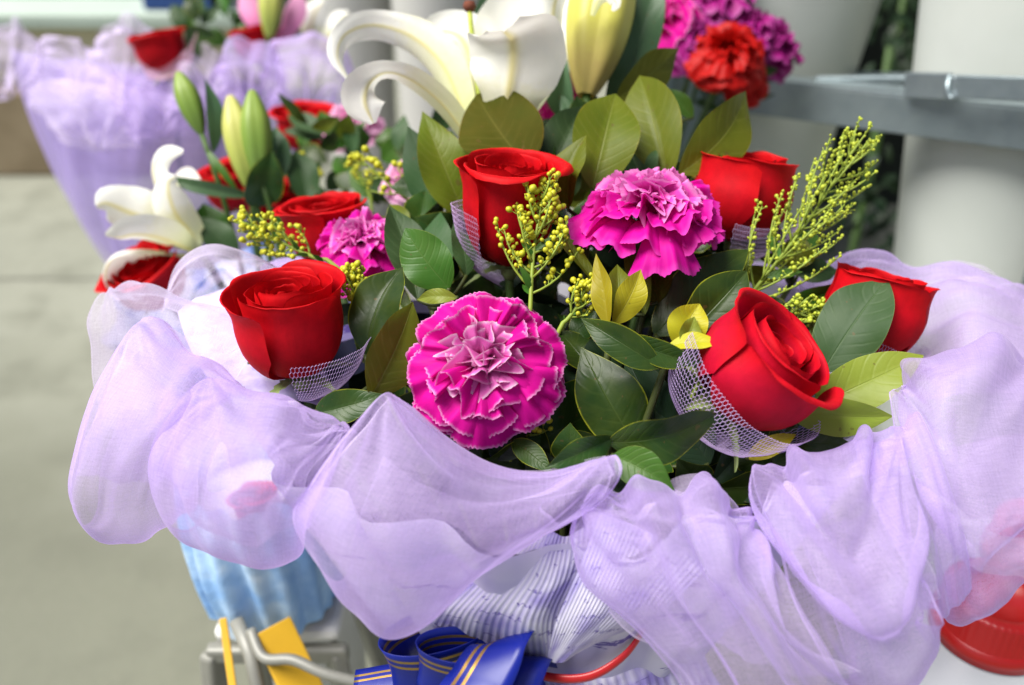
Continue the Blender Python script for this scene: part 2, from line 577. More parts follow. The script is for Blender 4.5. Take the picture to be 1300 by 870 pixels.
# low wall across the yard
wl = thing('low_wall', 'low weathered stone wall with cream panel and pale green coping beyond the yard', 'wall', (-2.2, 2.95, 0))
boxes('stone_base', [((-2.3, 2.95, 0.135), 2.9, 0.30, 0.27)], M['stone'], wl, 0.01)
boxes('panel', [((-2.3, 2.99, 0.36), 2.9, 0.20, 0.18)], M['cream'], wl, 0.006)
boxes('coping', [((-2.3, 2.97, 0.472), 2.96, 0.30, 0.044)], M['ledge'], wl, 0.008)
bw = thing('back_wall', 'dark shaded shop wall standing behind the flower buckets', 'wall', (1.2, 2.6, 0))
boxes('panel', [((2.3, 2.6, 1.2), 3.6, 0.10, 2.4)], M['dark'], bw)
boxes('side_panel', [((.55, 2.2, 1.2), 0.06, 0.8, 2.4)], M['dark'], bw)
bw2 = thing('house_wall', 'dark distant house wall behind the low yard wall', 'wall', (-3, 5.0, 0))
boxes('panel', [((-3.0, 5.0, 1.2), 8.0, 0.2, 2.4)], plain('shaded_wall', (0.05, 0.07, 0.06), 0.8, 0.2, 1.2, 0.7, (0.11, 0.13, 0.12)), bw2)
cr_ = thing('blue_crate', 'small dark blue plastic crate standing on top of the low wall coping', 'crate', (-1.0, 2.97, 0.494))
boxes('crate_body', [((-1.00, 2.97, 0.625), 0.22, 0.2, 0.26)], M['navy'], cr_, 0.01)
boxes('rim', [((-1.00, 2.97, 0.77), 0.25, 0.23, 0.03)], M['navy'], cr_, 0.006)

# ------------------------------------------------------------------ buckets and rack
M['bucket'] = plain('white_plastic', (0.60, 0.64, 0.60), 0.38, 0.45, 5, 0.6, (0.47, 0.51, 0.47))
M['bucket_grey'] = plain('greyish_plastic', (0.50, 0.50, 0.47), 0.4, 0.45, 6, 0.3, (0.42, 0.42, 0.40))
M['galv'] = plain('galvanised_steel', (0.30, 0.36, 0.38), 0.40, 0.5, 35, 0.7, (0.20, 0.25, 0.27), 0.15, 0.75)


def bucket(c, rt, rb, h, z0, label, mat, ribs=2):
    t = thing('flower_bucket', label, 'bucket', (c[0], c[1], z0), 'white flower buckets along the back')
    prof = [(0.0, 0.0), (rb * 0.97, 0.0), (rb, 0.006)] + [(rb + (rt - rb) * k / 14, h * k / 14) for k in range(1, 15)] + \
           [(rt - 0.004, h), (rb - 0.002, 0.012), (0, 0.012)]
    v, f = lathe_data(prof, 72, (c[0], c[1], z0))
    body = build('body', v, f, mat, t)
    v, f = lathe_data([(rt - 0.002, h - 0.03), (rt + 0.007, h - 0.03), (rt + 0.010, h - 0.005), (rt + 0.006, h + 0.004), (rt - 0.004, h + 0.004), (rt - 0.002, h - 0.03)], 72, (c[0], c[1], z0))
    build('rim', v, f, mat, body)
    return t


pA = P(1335, 150, 0.86)
bucket((pA.x, pA.y), 0.150, 0.085, 0.62, 0.36, 'white plastic flower bucket held in the galvanised rack', M['bucket'])
pB = P(985, 80, 1.05)
bucket((pB.x - .012, pB.y), 0.135, 0.040, 0.62, 0.36, 'white tapered flower bucket behind the purple and red carnations', M['bucket'])
pC = P(560, 30, 1.55)
bucket((pC.x, pC.y), 0.085, 0.07, 0.55, 0.30, 'greyish flower bucket right behind the large white lily', M['bucket_grey'])
pD = P(470, 20, 1.65)
bucket((pD.x - 0.03, pD.y), 0.075, 0.06, 0.55, 0.30, 'greyish flower bucket beside the pink blooms of the rear bouquet', M['bucket_grey'])

rk = thing('metal_rack', 'galvanised steel rack of flat bars holding the white buckets', 'rack', tuple(P(1150, 900, 0.9)))
# front bar runs from behind the carnations to the right, coming nearer
a0, a1 = P(900, 117, 0.98), P(1400, 176, 0.70)


def bar(name, a, b, hgt, dep, mat, par):
    ax = (b - a).normalized()
    up = Vector((0, 0, 1))
    sd_ = ax.cross(up).normalized()
    up = sd_.cross(ax)
    R = Matrix((ax, sd_, up)).transposed()
    v, f = box_data((a + b) / 2, (b - a).length, dep, hgt, R)
    o = build(name, v, f, mat, par, None, False)
    bevel(o, min(hgt, dep) * 0.25, 2)
    return o


fb_ = bar('front_bar', a0, a1, 0.034, 0.004, M['galv'], rk)
sh = (a0 - a1).cross(Vector((0, 0, 1))).normalized() * -1
if sh.y < 0:
    sh = -sh
bar('top_flange', a0 + Vector((0, 0, 0.018)) + sh * 0.013, a1 + Vector((0, 0, 0.018)) + sh * 0.013, 0.003, 0.030, M['galv'], fb_)
bar('inner_bar', P(1035, 103, .905), P(1165, 102, 0.85), 0.010, 0.008, M['galv'], rk)
bar('inner_bar', P(930, 101, 1.10), P(1170, 112, 0.97), 0.030, 0.004, M['galv'], rk)
bar('inner_bar', P(1150, 108, 0.80), P(1208, 110, 0.762), 0.022, 0.004, M['galv'], rk)
hb_ = bar('hoop_bar', P(1212, 110, 0.750), P(1420, 118, 0.665), 0.019, 0.004, M['galv'], rk)
# clip: a bent flat hook
cl = [P(1207, 96, .757), P(1203, 110, .755), P(1206, 123, .755), P(1212, 124, .752), P(1214, 108, .750), P(1212, 97, .750)]
tube('hook', [Vector(cr(cl, k / 20)) for k in range(21)], 0.003, M['galv'], hb_, 8)
for q in (P(1420, 150, 0.70), P(880, 110, 1.0)):
    v, f = merge([box_data((q.x, q.y + 0.02, q.z / 2 + 0.01), 0.03, 0.03, q.z)])
    bevel(build('rack_leg', v, f, M['galv'], rk, None, False), 0.003)
# shelf bars the buckets stand on
for dy in (-0.07, 0.09):
    pa, pb = Vector((pB.x - 0.25, pB.y + dy, 0.345)), Vector((pA.x + 0.15, pA.y + dy, 0.345))
    bar('shelf_bar', pa, pb, 0.028, 0.03, M['galv'], rk)
crt = thing('slatted_bench', 'low dark bench under the far greyish flower buckets', 'bench', (pC.x - 0.05, pC.y, 0))
boxes('bench_top', [((pC.x - 0.06, pC.y + 0.04, 0.28), 0.6, 0.3, 0.04)], M['dark'], crt, 0.004)
boxes('leg', [((pC.x - 0.33, pC.y + 0.04, 0.13), 0.04, 0.26, 0.26)], M['dark'], crt, 0.004)
boxes('leg', [((pC.x + 0.21, pC.y + 0.04, 0.13), 0.04, 0.26, 0.26)], M['dark'], crt, 0.004)

# ------------------------------------------------------------------ plant builders
def leaf_part(parent, base, tip, width, mat, normal, bend=0.08, fold=0.25, wave=0.05, p=0.85, q=0.75, droop=0.0, twist=0.0, seed=0, nu=10, nv=20, world=True, name='leaf', side=0.0, cut=0.0):
    base, tip = Vector(base), Vector(tip)
    a = tip - base
    L = a.length
    ad = a / L
    n0 = (normal - ad * normal.dot(ad)).normalized()
    b0 = ad.cross(n0)
    ph = seed * 1.7

    def fn(u, v):
        s = u * 2 - 1
        t = v
        tw = twist * (t - 0.3)
        n1 = n0 * math.cos(tw) + b0 * math.sin(tw)
        b1 = b0 * math.cos(tw) - n0 * math.sin(tw)
        c = base + a * t + n0 * (bend * 4 * t * (1 - t) * L - droop * t * t * L) + b0 * (side * math.sin(math.pi * t) * L)
        h = width / 2 * max(math.sin(math.pi * min(max(t, 0.004), 0.996) ** p), 0.0) ** (q + .55 * max(0, t - .45))
        h *= 1 + 0.05 * sn(t * 3 + ph, s * 0.7 + seed)
        wv = wave * width * abs(s) ** 1.5 * math.sin(t * 9 + ph + (1.3 if s > 0 else 0)) * math.sin(math.pi * t)
        # quilting between the side veins
        ql = 0.004 * width * math.cos((t - 0.22 * abs(s) ** 1.25) * 62) * (1 - abs(s)) * min(1, 4 * abs(s))
        return c + b1 * (s * h) + n1 * (fold * abs(s) * h - 0.25 * fold * s * s * h + wv + ql)
    return grid_obj(name, fn, nu, nv, mat, parent, world)


def cam_normal(base, tip, roll):
    mid = (Vector(base) + Vector(tip)) / 2
    ad = (Vector(tip) - Vector(base)).normalized()
    n0 = C0 - mid
    n0 = (n0 - ad * n0.dot(ad)).normalized()
    b0 = ad.cross(n0)
    r = math.radians(roll)
    return n0 * math.cos(r) + b0 * math.sin(r)


BIND = P(700, 905, 0.47)

_ls = [0]


def leaf_px(parent, b, t, wpx, mat, roll=0, **k):
    B_, T_ = P(*b), P(*t)
    _ls[0] += 1
    rq = rnd(_ls[0] * 13)
    k.setdefault('twist', rq.uniform(-.5, .5))
    k.setdefault('droop', rq.uniform(-.02, .10))
    k.setdefault('bend', rq.uniform(.03, .11))
    k.setdefault('wave', rq.uniform(.04, .11))
    k.setdefault('fold', rq.uniform(.12, .5))
    k.setdefault('p', rq.uniform(.78, 1.0))
    k.setdefault('side', rq.uniform(-.05, .05))
    d = (b[2] + t[2]) / 2
    k.setdefault('seed', _ls[0])
    return leaf_part(parent, B_, T_, wpx * d / F, M[mat], cam_normal(B_, T_, roll), **k)


def sprig(label, node, leaves, group=None, name='leaf_sprig', root=None, stem_r=0.0018):
    N = P(*node)
    R0 = Vector(root) if root is not None else BIND + (N - BIND) * 0.12
    t = thing(name, label, 'foliage', tuple(R0), group)
    parts = [tube_data(bez(R0, R0 * 0.35 + N * 0.65 + Vector((0, 0, 0.01)), N), stem_r, 7)]
    for lf in leaves:
        b = P(*lf['b'])
        parts.append(tube_data(bez(N, (N + b) / 2 - Vector((0, 0, 0.004)), b, 6), 0.0011, 6))
    v, f = merge(parts)
    build('stem', v, f, M['twig'], t)
    for lf in leaves:
        k = {x: y for x, y in lf.items() if x not in ('b', 't', 'w', 'm', 'r')}
        leaf_px(t, lf['b'], lf['t'], lf['w'], lf['m'], lf.get('r', 0), **k)
    return t


def L_(b, t, w, m, r=0, **k):
    return dict(b=b, t=t, w=w, m=m, r=r, **k)


# ---- rose
def rose_meshes(key, seed, open_=1.0, n_pet=19, mat='rose', lip=1.0, tall=1.0):
    """petals on a golden-angle spiral from the rolled heart outwards; returns (name, verts, faces, uvs, material)"""
    R = rnd(seed)
    out = []
    nu, nv = 22, 20
    ga = math.radians(137.5)
    a_start = R.uniform(0, 6.28)
    for k in range(n_pet):
        q = k / (n_pet - 1)
        th0 = a_start + k * ga + R.uniform(-.15, .15)
        Rm = (.15 + .85 * q ** .9) * R.uniform(.97, 1.03)
        H = (1.32 + .17 * math.sin(math.pi * .62 * q ** .8) + R.uniform(-.05, .05)) * tall
        z0 = .22 * (1 - q)
        hw = (1.55 - .30 * q) * R.uniform(.94, 1.08)
        sd_ = R.random() * 40
        slant = R.uniform(-.10, .10)
        lp = lip * R.uniform(.35, 1.25) * min(max((q - .50) / .45, 0), 1)
        lean = (.80 + .24 * q) * (1 + (open_ - 1) * 2)
        tipk = R.uniform(.04, .16) if q > .5 else 0
        prof = [(.11, z0), (.60 * Rm + .03, z0 + .13 * H), (.90 * Rm, .34 * H + z0 * .6), (1.0 * Rm, .58 * H + z0 * .3), (Rm * (.97 * .5 + lean * .5), .80 * H),
                (Rm * lean + .03 * lp + .015, .94 * H), (Rm * lean + .12 * lp, (.995 - .005 * lp) * H), (Rm * lean + .22 * lp, (1.015 - .03 * lp) * H), (Rm * lean + .27 * lp, (1.02 - .075 * lp) * H)]
        vs, uv = [], []
        for j in range(nv + 1):
            for i in range(nu + 1):
                s, t = i / nu * 2 - 1, (j / nv) ** .85
                T = min(t * (1 - .40 * abs(s) ** 2.5 + tipk * max(0, 1 - abs(s) * 3.5)), 1)
                r, z = cr(prof, T)
                e = max(0, (T - .55) / .45)
                if lp > 0 and T > .7:
                    lv = min(max(.75 + 1.3 * sn(s * 1.3 + sd_, 11.0, sd_), .15), 1.35)
                    rr, zz = cr(prof, .72)
                    r = rr + (r - rr) * (.25 + .75 * lv)
                z += e * (.05 * sn(s * 1.8 + sd_, 2.0, sd_) + .022 * sn(s * 5.5 + sd_, 4.0, sd_) + slant * s)
                r += e * (.05 * sn(s * 2.2 + sd_, 7.0, sd_) * (.4 + q) + .018 * sn(s * 6 + sd_, 9.0, sd_))
                r *= 1 + (.16 - .08 * q) * s * (.35 + .65 * t)
                r += .02 * sn(s * 1.3 + sd_, t * 2.5, 3.1)
                th = th0 + s * hw * min(1, .5 + 1.0 * t)
                vs.append((r * math.cos(th), r * math.sin(th), z))
                uv.append((i / nu, j / nv))
        out.append(('petal', vs, grid_faces(nu, nv), uv, mat))
    vs, uv = [], []
    for j in range(13):
        for i in range(61):
            u, t = i / 60, j / 12
            th = u * 2 * math.pi * 1.9
            r = (.015 + .10 * u) * (.8 + .5 * math.sin(math.pi * t * .8))
            vs.append((r * math.cos(th), r * math.sin(th) * .8, (.4 + (.86 + .08 * u) * t - .03 * math.sin(th * .5)) * tall))
            uv.append((u, t))
    out.append(('petal', vs, grid_faces(60, 12), uv, mat))
    return out


def calyx_meshes(seed):
    R = rnd(seed)
    out = []
    v, f = lathe_data([(0.0, -.34), (.06, -.34), (.12, -.28), (.19, -.16), (.20, -.04), (.15, .05), (.1, .06)], 16)
    out.append(('receptacle', v, f, None, 'sepal'))
    for k in range(5):
        th0 = 2 * math.pi * k / 5 + R.uniform(-.2, .2)
        drop = R.uniform(-.5, .35)
        vs, uv = [], []
        ln = R.uniform(.8, 1.15)
        for j in range(13):
            for i in range(5):
                s, t = i / 4 * 2 - 1, j / 12
                wd = .17 * (1 - t) ** .7 * (1 + .3 * math.sin(t * 30) * (abs(s) > .9))
                rr = .16 + ln * t * .85
                zz = -.02 + drop * t + .35 * t * (1 - t) + .05 * abs(s)
                vs.append((rr * math.cos(th0) - s * wd * math.sin(th0), rr * math.sin(th0) + s * wd * math.cos(th0), zz))
                uv.append((i / 4, t))
        out.append(('sepal', vs, grid_faces(4, 12), uv, 'sepal'))
    return out


_mesh_cache = {}


def flower(key, meshes_fn, name, label, cat, pos, aim, size, spin=0, group=None, root=None, stem=True, stem_r=0.0024, bend=0.03):
    """a thing whose parts are shared meshes, standing at pos (base of the head)"""
    t = thing(name, label, cat, tuple(pos), group)
    q = Vector(aim).to_track_quat('Z', 'Y')
    t.rotation_euler = (q.to_matrix() @ Matrix.Rotation(spin, 3, 'Z')).to_euler()
    if key not in _mesh_cache:
        lst = []
        for (nm, v, f, uv, mt) in meshes_fn():
            me = bpy.data.meshes.new(nm)
            me.from_pydata([tuple(x) for x in v], [], f)
            if uv is not None:
                lay = me.uv_layers.new(name='UVMap')
                vi = np.empty(len(me.loops), dtype=np.int32)
                me.loops.foreach_get('vertex_index', vi)
                lay.data.foreach_set('uv', np.asarray(uv, dtype=np.float32)[vi].ravel())
            me.polygons.foreach_set('use_smooth', [True] * len(me.polygons))
            me.materials.append(M[mt])
            lst.append((nm, me))
        _mesh_cache[key] = lst
    base_o = None
    for nm, me in _mesh_cache[key]:
        o = bpy.data.objects.new(nm, me)
        COL.objects.link(o)
        if nm == 'sepal' and base_o is not None:
            o.parent = base_o
            continue
        o.parent = t
        o.scale = (size,) * 3
        if nm == 'receptacle':
            base_o = o
    if stem:
        r0 = Vector(root) if root is not None else BIND + (Vector(pos) - BIND) * 0.1
        Mi = (Matrix.Translation(Vector(pos)) @ t.rotation_euler.to_matrix().to_4x4()).inverted()
        st = Vector(pos) - Vector(aim) * 0.2 * size
        pth = bez(st, st - Vector(aim) * bend, r0, 12)
        v, f = tube_data([Mi @ p for p in pth], stem_r, 8)
        build('stem', v, f, M['stem'], t, None, True, False)
    return t


def place_rose(key, label, px, aim, size, spin=0, seed=1, open_=1.0, n_pet=19, lip=1.0, tall=1.0, mat='rose', group='red roses of the near bouquet', root=None, name='rose', stem=True):
    a = aimv(*aim)
    c = P(*px)
    pos = c - a * size * 0.95
    return flower(key, lambda: rose_meshes(key, seed, open_, n_pet, mat, lip, tall) + calyx_meshes(seed), name, label, 'rose', pos, a, size, spin, group, root, stem)


def net_part(t, size, arc, dirc, rows=9, cols=34, prof=None, cell=None):
    """hexagonal net sleeve round the base of a rose, in the rose's own frame"""
    dl = t.rotation_euler.to_matrix().inverted() @ aimv(*dirc)
    th0 = math.atan2(dl.y, dl.x)
    prof = prof or [(.22, -.42), (.74, -.06), (1.08, .38), (1.22, .85)]
    rows, cols = int(rows * 1.5), int(cols * 1.5)
    vid, vs, fs = {}, [], []

    def vert(x, y):
        key = (round(x, 3), round(y, 3))
        if key not in vid:
            vid[key] = len(vs)
            u, v = x / (cols * math.sqrt(3)), y / (rows * 1.5 + .5)
            r, z = cr(prof, v)
            th = th0 + (u - .5) * arc
            r *= 1 + 0.06 * math.sin(th * 3 + 1) * v + 0.04 * sn(u * 6, v * 3, th0)
            z += 0.10 * v * math.sin(th * 2.3 + th0)
            vs.append((r * math.cos(th), r * math.sin(th), z))
        return vid[key]
    for j in range(rows):
        for i in range(cols):
            cx = math.sqrt(3) * (i + .5 * (j % 2)) + math.sqrt(3) / 2
            cy = 1.5 * j + 1
            fs.append(tuple(vert(cx + math.sin(k * math.pi / 3), cy + math.cos(k * math.pi / 3)) for k in range(6)))
    me = bpy.data.meshes.new('net_sleeve')
    me.from_pydata(vs, [], fs)
    me.materials.append(M['net'])
    o = bpy.data.objects.new('net_sleeve', me)
    COL.objects.link(o)
    o.parent = t
    o.scale = (size,) * 3
    wf = o.modifiers.new('wire', 'WIREFRAME')
    wf.thickness = 0.009
    wf.use_even_offset = False
    wf.use_boundary = True
    o['label'] = 'pale lilac net sleeve'
    return o


# ---- carnation
def carnation_meshes(seed, mats, layers=None, nu=36, nv=12, calyx=True):
    R = rnd(seed)
    out = []
    layers = layers or [  # count, elevation, length, fan half angle, base radius, base height, ruffle
        (5, -2, 1.0, .80, .10, .00, .06),
        (5, 11, .96, .74, .10, .04, .08),
        (6, 25, .87, .66, .10, .07, .11),
        (6, 41, .75, .64, .10, .09, .15),
        (6, 55, .65, .68, .09, .10, .19),
        (6, 67, .57, .74, .07, .10, .23),
        (5, 79, .51, .80, .05, .10, .25),
        (4, 90, .47, .85, .03, .10, .27),
    ]
    nL = len(layers)
    for li, (cnt, el, ln, fan, br, bh, rf) in enumerate(layers):
        inn = li / (nL - 1)
        for k in range(cnt):
            th0 = 2 * math.pi * (k + .5 * (li % 2)) / cnt + R.uniform(-.22, .22)
            e0 = math.radians(el + R.uniform(-7, 7))
            lk = ln * R.uniform(.90, 1.05)
            fn_ = fan * R.uniform(.88, 1.15)
            ph, ph2 = R.uniform(0, 6.3), R.uniform(0, 6.3)
            kk = R.uniform(2.8, 5.2)
            sd_ = R.random() * 50
            curl = R.uniform(.0, .5)
            yaw = R.uniform(-1.1, 1.1) * inn
            vf = R.uniform(-.25, .35) * (.3 + inn)
            mt = mats(li, nL, R)
            vs, uv = [], []
            for j in range(nv + 1):
                for i in range(nu + 1):
                    s, t = i / nu * 2 - 1, j / nv
                    al = s * fn_ * (0.55 + 0.45 * t)
                    tooth = (abs(((s * 10 + sd_) % 1.0) - .5) * 2 - .5) * .032 + .07 * sn(s * 3 + sd_, 1)
                    Lt = lk * (t + tooth * max(0, t - .72) * 3.6) * (1 - .12 * s * s)
                    rho, lat = Lt * math.cos(al), Lt * math.sin(al)
                    # rises from the claw, then bends outward
                    e = e0 + (0.55 - t) * 0.8 - curl * max(0, t - .6)
                    edge = t ** 2.2
                    nrm = rf * edge * (math.sin(kk * s + ph) + .45 * math.sin(kk * 2.3 * s + ph2) + .35 * sn(s * 5 + sd_, t * 3, 1.0))
                    nrm += .025 * max(0, t - .7) * 3.3 * math.sin(s * 15 + ph2) + vf * abs(lat) * t
                    lat2 = lat * math.cos(yaw) - nrm * math.sin(yaw)
                    nrm = nrm * math.cos(yaw) + lat * math.sin(yaw)
                    ce, se = math.cos(e), math.sin(e)
                    rad = br + rho * ce - nrm * se
                    z = bh + rho * se + nrm * ce
                    vs.append((rad * math.cos(th0) - lat2 * math.sin(th0), rad * math.sin(th0) + lat2 * math.cos(th0), z))
                    uv.append((i / nu, t))
            out.append(('petal', vs, grid_faces(nu, nv), uv, mt))
    if calyx:
        v, f = lathe_data([(0.0, -.62), (.08, -.62), (.15, -.55), (.20, -.2), (.22, .0), (.17, .02)], 20, (0, 0, 0), lambda th, k: 1 + .04 * math.cos(5 * th))
        out.append(('calyx', v, f, None, 'stem'))
    return out


def place_carn(key, label, px, aim, size, spin, seed, mats, group='magenta carnations of the near bouquet', root=None, layers=None, nu=44, nv=14, name='carnation', stem=True):
    a = aimv(*aim)
    pos = P(*px) - a * size * 0.28
    return flower(key, lambda: carnation_meshes(seed, mats, layers, nu, nv), name, label, 'carnation', pos, a, size, spin, group, root, stem, 0.002)


# ---- yellow filler with round buds
def bud_sprig(label, base, tip, n_br=12, spread=0.5, bud=0.0017, seed=1, mat='bud', root=None, n_bud=9, upright=0.6, leaves=4, group='yellow bud sprigs', low=0.18, leafy='leaf_green'):
    R = rnd(seed)
    A, Bp = P(*base), P(*tip)
    ax = Bp - A
    L = ax.length
    ad = ax / L
    n0 = cam_normal(A, Bp, 0)
    b0 = ad.cross(n0)
    r0 = Vector(root) if root is not None else BIND + (A - BIND) * 0.15
    t = thing('bud_sprig', label, 'filler flower', tuple(r0), group)
    sp = []
    buds = []
    main = [A + ad * (L * q) + b0 * (0.03 * L * math.sin(q * 3 + seed)) for q in [i / 12 for i in range(13)]]
    sp.append(tube_data(bez(r0, A - ad * 0.03, A, 8) + main[1:], [0.0013] * 9 + [0.0012 - 0.0007 * i / 11 for i in range(12)], 6))
    sv, sf = [], []

    def put_bud(p, d, s):
        buds.append((p, d, s))
    for k in range(n_br):
        q = low + (0.97 - low) * k / (n_br - 1)
        o = Vector(cr(main, q))
        ang = k * 2.4 + R.uniform(-.3, .3)
        ln = L * (spread * (1 - q) ** 0.75 + 0.10) * R.uniform(.8, 1.15)
        side = (b0 * math.cos(ang) + n0 * math.sin(ang) * 0.6)
        d0 = (side + ad * upright).normalized()
        d1 = (side * 0.5 + ad * (upright + .5)).normalized()
        pth = [o + d0 * (ln * x) + (d1 - d0) * (ln * x * x * .6) for x in [i / 6 for i in range(7)]]
        sp.append(tube_data(pth, [0.0007 - 0.0003 * i / 6 for i in range(7)], 5))
        nb = max(3, int(n_bud * (0.55 + 0.6 * (1 - q))))
        for m in range(nb):
            x = 0.25 + 0.75 * m / (nb - 1)
            p = Vector(cr(pth, x))
            dd = (ad * .8 + Vector((R.uniform(-1, 1), R.uniform(-1, 1), R.uniform(-.4, 1))) * .9).normalized()
            pl = bud * R.uniform(1.0, 2.6) if m < nb - 1 else bud
            e = p + dd * pl
            sp.append(tube_data([p, (p + e) / 2, e], 0.00028, 4, False))
            put_bud(e, dd, bud * R.choice((.45, .7, .85, 1.0, 1.0, 1.3)) * R.uniform(.85, 1.15))
    put_bud(main[-1], ad, bud * 1.1)
    v, f = merge(sp)
    build('stem', v, f, M['bstem'], t)
    vs, fs = [], []
    for p, d, s in buds:
        q = d.to_track_quat('Z', 'Y').to_matrix()
        off = len(vs)
        ns = 7
        prof = [(.35, -.9), (.85, -.45), (1.0, .1), (.78, .75), (.3, 1.15)]
        for (r, z) in prof:
            for a in range(ns):
                th = 2 * math.pi * a / ns
                vs.append(p + q @ Vector((r * math.cos(th), r * math.sin(th), z + .5)) * s * 0.85)
        for kz in range(len(prof) - 1):
            for a in range(ns):
                a2 = (a + 1) % ns
                fs.append((off + kz * ns + a, off + kz * ns + a2, off + (kz + 1) * ns + a2, off + (kz + 1) * ns + a))
        fs.append(tuple(off + (len(prof) - 1) * ns + a for a in range(ns)))
    o = build('bud_cluster', vs, fs, M[mat], t)
    o['kind'] = 'stuff'
    for k in range(leaves):
        q = R.uniform(0.02, 0.5)
        p = Vector(cr(main, q))
        ang = R.uniform(0, 6.28)
        d = (b0 * math.cos(ang) + n0 * math.sin(ang) + ad * .9).normalized()
        leaf_part(t, p, p + d * L * .16, L * .045, M[leafy], n0, 0.05, .2, .02, seed=k, nu=4, nv=8)
    return t


# ---- lily: tepals as strips along a midrib line
def tepal(parent, mid, widths, outward, cup=0.35, mat='lily', seed=0, nu=16, nv=28, frill=0.05, name='tepal', rib=0.03, face=None):
    """mid: list of Vectors; outward: function(point) -> direction the back of the tepal faces"""
    n = len(mid)

    def fr(t):
        c = Vector(cr(mid, t))
        tg = (Vector(cr(mid, min(t + .02, 1))) - Vector(cr(mid, max(t - .02, 0)))).normalized()
        return c, tg

    cache = {}
    prev = None
    for j in range(nv + 1):
        t = j / nv
        c, tg = fr(t)
        if prev is None:
            o = outward
            o = (o - tg * o.dot(tg)).normalized()
        else:
            o = (prev - tg * prev.dot(tg)).normalized()
        prev = o
        if face:        # the blade turns over towards its tip
            mf = float(cr([(x,) for x in face], t)[0])
            q_ = C0 - c
            q_ = (q_ - tg * q_.dot(tg)).normalized()
            o = o * (1 - mf) + q_ * mf
            o = (o - tg * o.dot(tg)).normalized()
        cache[j] = (c, tg, o)

    def fn(u, v):
        s = u * 2 - 1
        j = int(round(v * nv))
        c, tg, o = cache[j]
        b = tg.cross(o)
        h = max(float(cr([(x,) for x in widths], v)[0]), 0.0003)
        fz = frill * h * abs(s) ** 2.5 * (math.sin(v * 13 + seed * 2 + (1 if s > 0 else 0)) + 1.2 * sn(v * 9, s * 2, seed)) * v
        ridge = rib * h * math.exp(-(s / .09) ** 2)
        h *= 1 + frill * .55 * sn(v * 7 + seed * 3, (2.0 if s > 0 else 5.0), seed) * abs(s)
        return c + b * (s * h * (1 - .12 * cup * s * s)) - o * (cup * h * s * s) + o * (ridge + fz)
    return grid_obj(name, fn, nu, nv, M[mat], parent)


def lobed_bud(parent, base, tip, rad, mat, name='bud', lobes=3, ns=36, nr=24, depth=0.12, sharp=1.0, bend=0.0):
    base, tip = Vector(base), Vector(tip)
    a = tip - base
    L = a.length
    ad = a / L
    n0 = cam_normal(base, tip, 0)
    b0 = ad.cross(n0)

    def fn(u, v):
        th = 2 * math.pi * u
        r = rad * (math.sin(math.pi * (0.04 + 0.93 * v) ** 0.9) ** 0.62) * (0.72 + 0.42 * v if v < .7 else 1.014 - 0.3 * (v - .7))
        r *= 1 - depth * (abs(math.cos(th * lobes / 2)) ** 6) - depth * .35 * abs(math.sin(th * lobes / 2)) ** 16
        return base + a * v + b0 * (bend * L * math.sin(math.pi * v)) + n0 * (r * math.cos(th)) + b0 * (r * math.sin(th))
    return grid_obj(name, fn, ns, nr, mat, parent)


# ------------------------------------------------------------------ wrapping paper of the near bouquet
def paper_mat():
    m, n, l, b = new_mat('printed_wrapping_paper')
    uv = uvc(n)
    u, v, _ = sep(n, l, uv)
    st = mth(n, l, 'SINE', mth(n, l, 'MULTIPLY', u, 150))
    stf = ramp(n, l, mth(n, l, 'ADD', mth(n, l, 'MULTIPLY', st, .5), .5), [(0.25, (0, 0, 0)), (0.75, (1, 1, 1))])
    base = mixc(n, l, stf, (0.82, 0.80, 0.92), (0.68, 0.65, 0.86))
    zone = ramp(n, l, nz(n, l, 3.2, 2, .5, uv), [(0.44, (0, 0, 0)), (0.66, (1, 1, 1))])
    base = mixc(n, l, mth(n, l, 'MULTIPLY', zone, 0.75), base, (0.20, 0.14, 0.55))
    # rows of thin hand-written strokes
    wb = nz(n, l, 26, 3, .7, uv)
    row = mth(n, l, 'FRACT', mth(n, l, 'ADD', mth(n, l, 'MULTIPLY', v, 9), mth(n, l, 'MULTIPLY', wb, 1.1)))
    ink = mth(n, l, 'LESS_THAN', mth(n, l, 'ABSOLUTE', mth(n, l, 'SUBTRACT', row, 0.5)), 0.045)
    gap = mth(n, l, 'GREATER_THAN', nz(n, l, 7, 2, .5, uv), 0.54)
    ink = mth(n, l, 'MULTIPLY', ink, gap)
    c = mixc(n, l, mth(n, l, 'MULTIPLY', ink, .85), base, (0.10, 0.06, 0.38))
    l.new(c, b.inputs['Base Color'])
    b.inputs['Roughness'].default_value = 0.45
    l.new(bump(n, l, st, 0.35, 0.0012), b.inputs['Normal'])
    translucent(m, n, l, b, c, 0.25)
    return m


M['paper'] = paper_mat()
M['paper_speck'] = plain('specked_paper', (0.66, 0.62, 0.84), .5, .3, 130, .8, (0.40, 0.34, 0.74), tl=.2)
M['paper_blue'] = plain('blue_paper', (0.10, 0.28, 0.52), 0.4, 0.4, 60, 0.5, (0.18, 0.40, 0.62), tl=0.1)


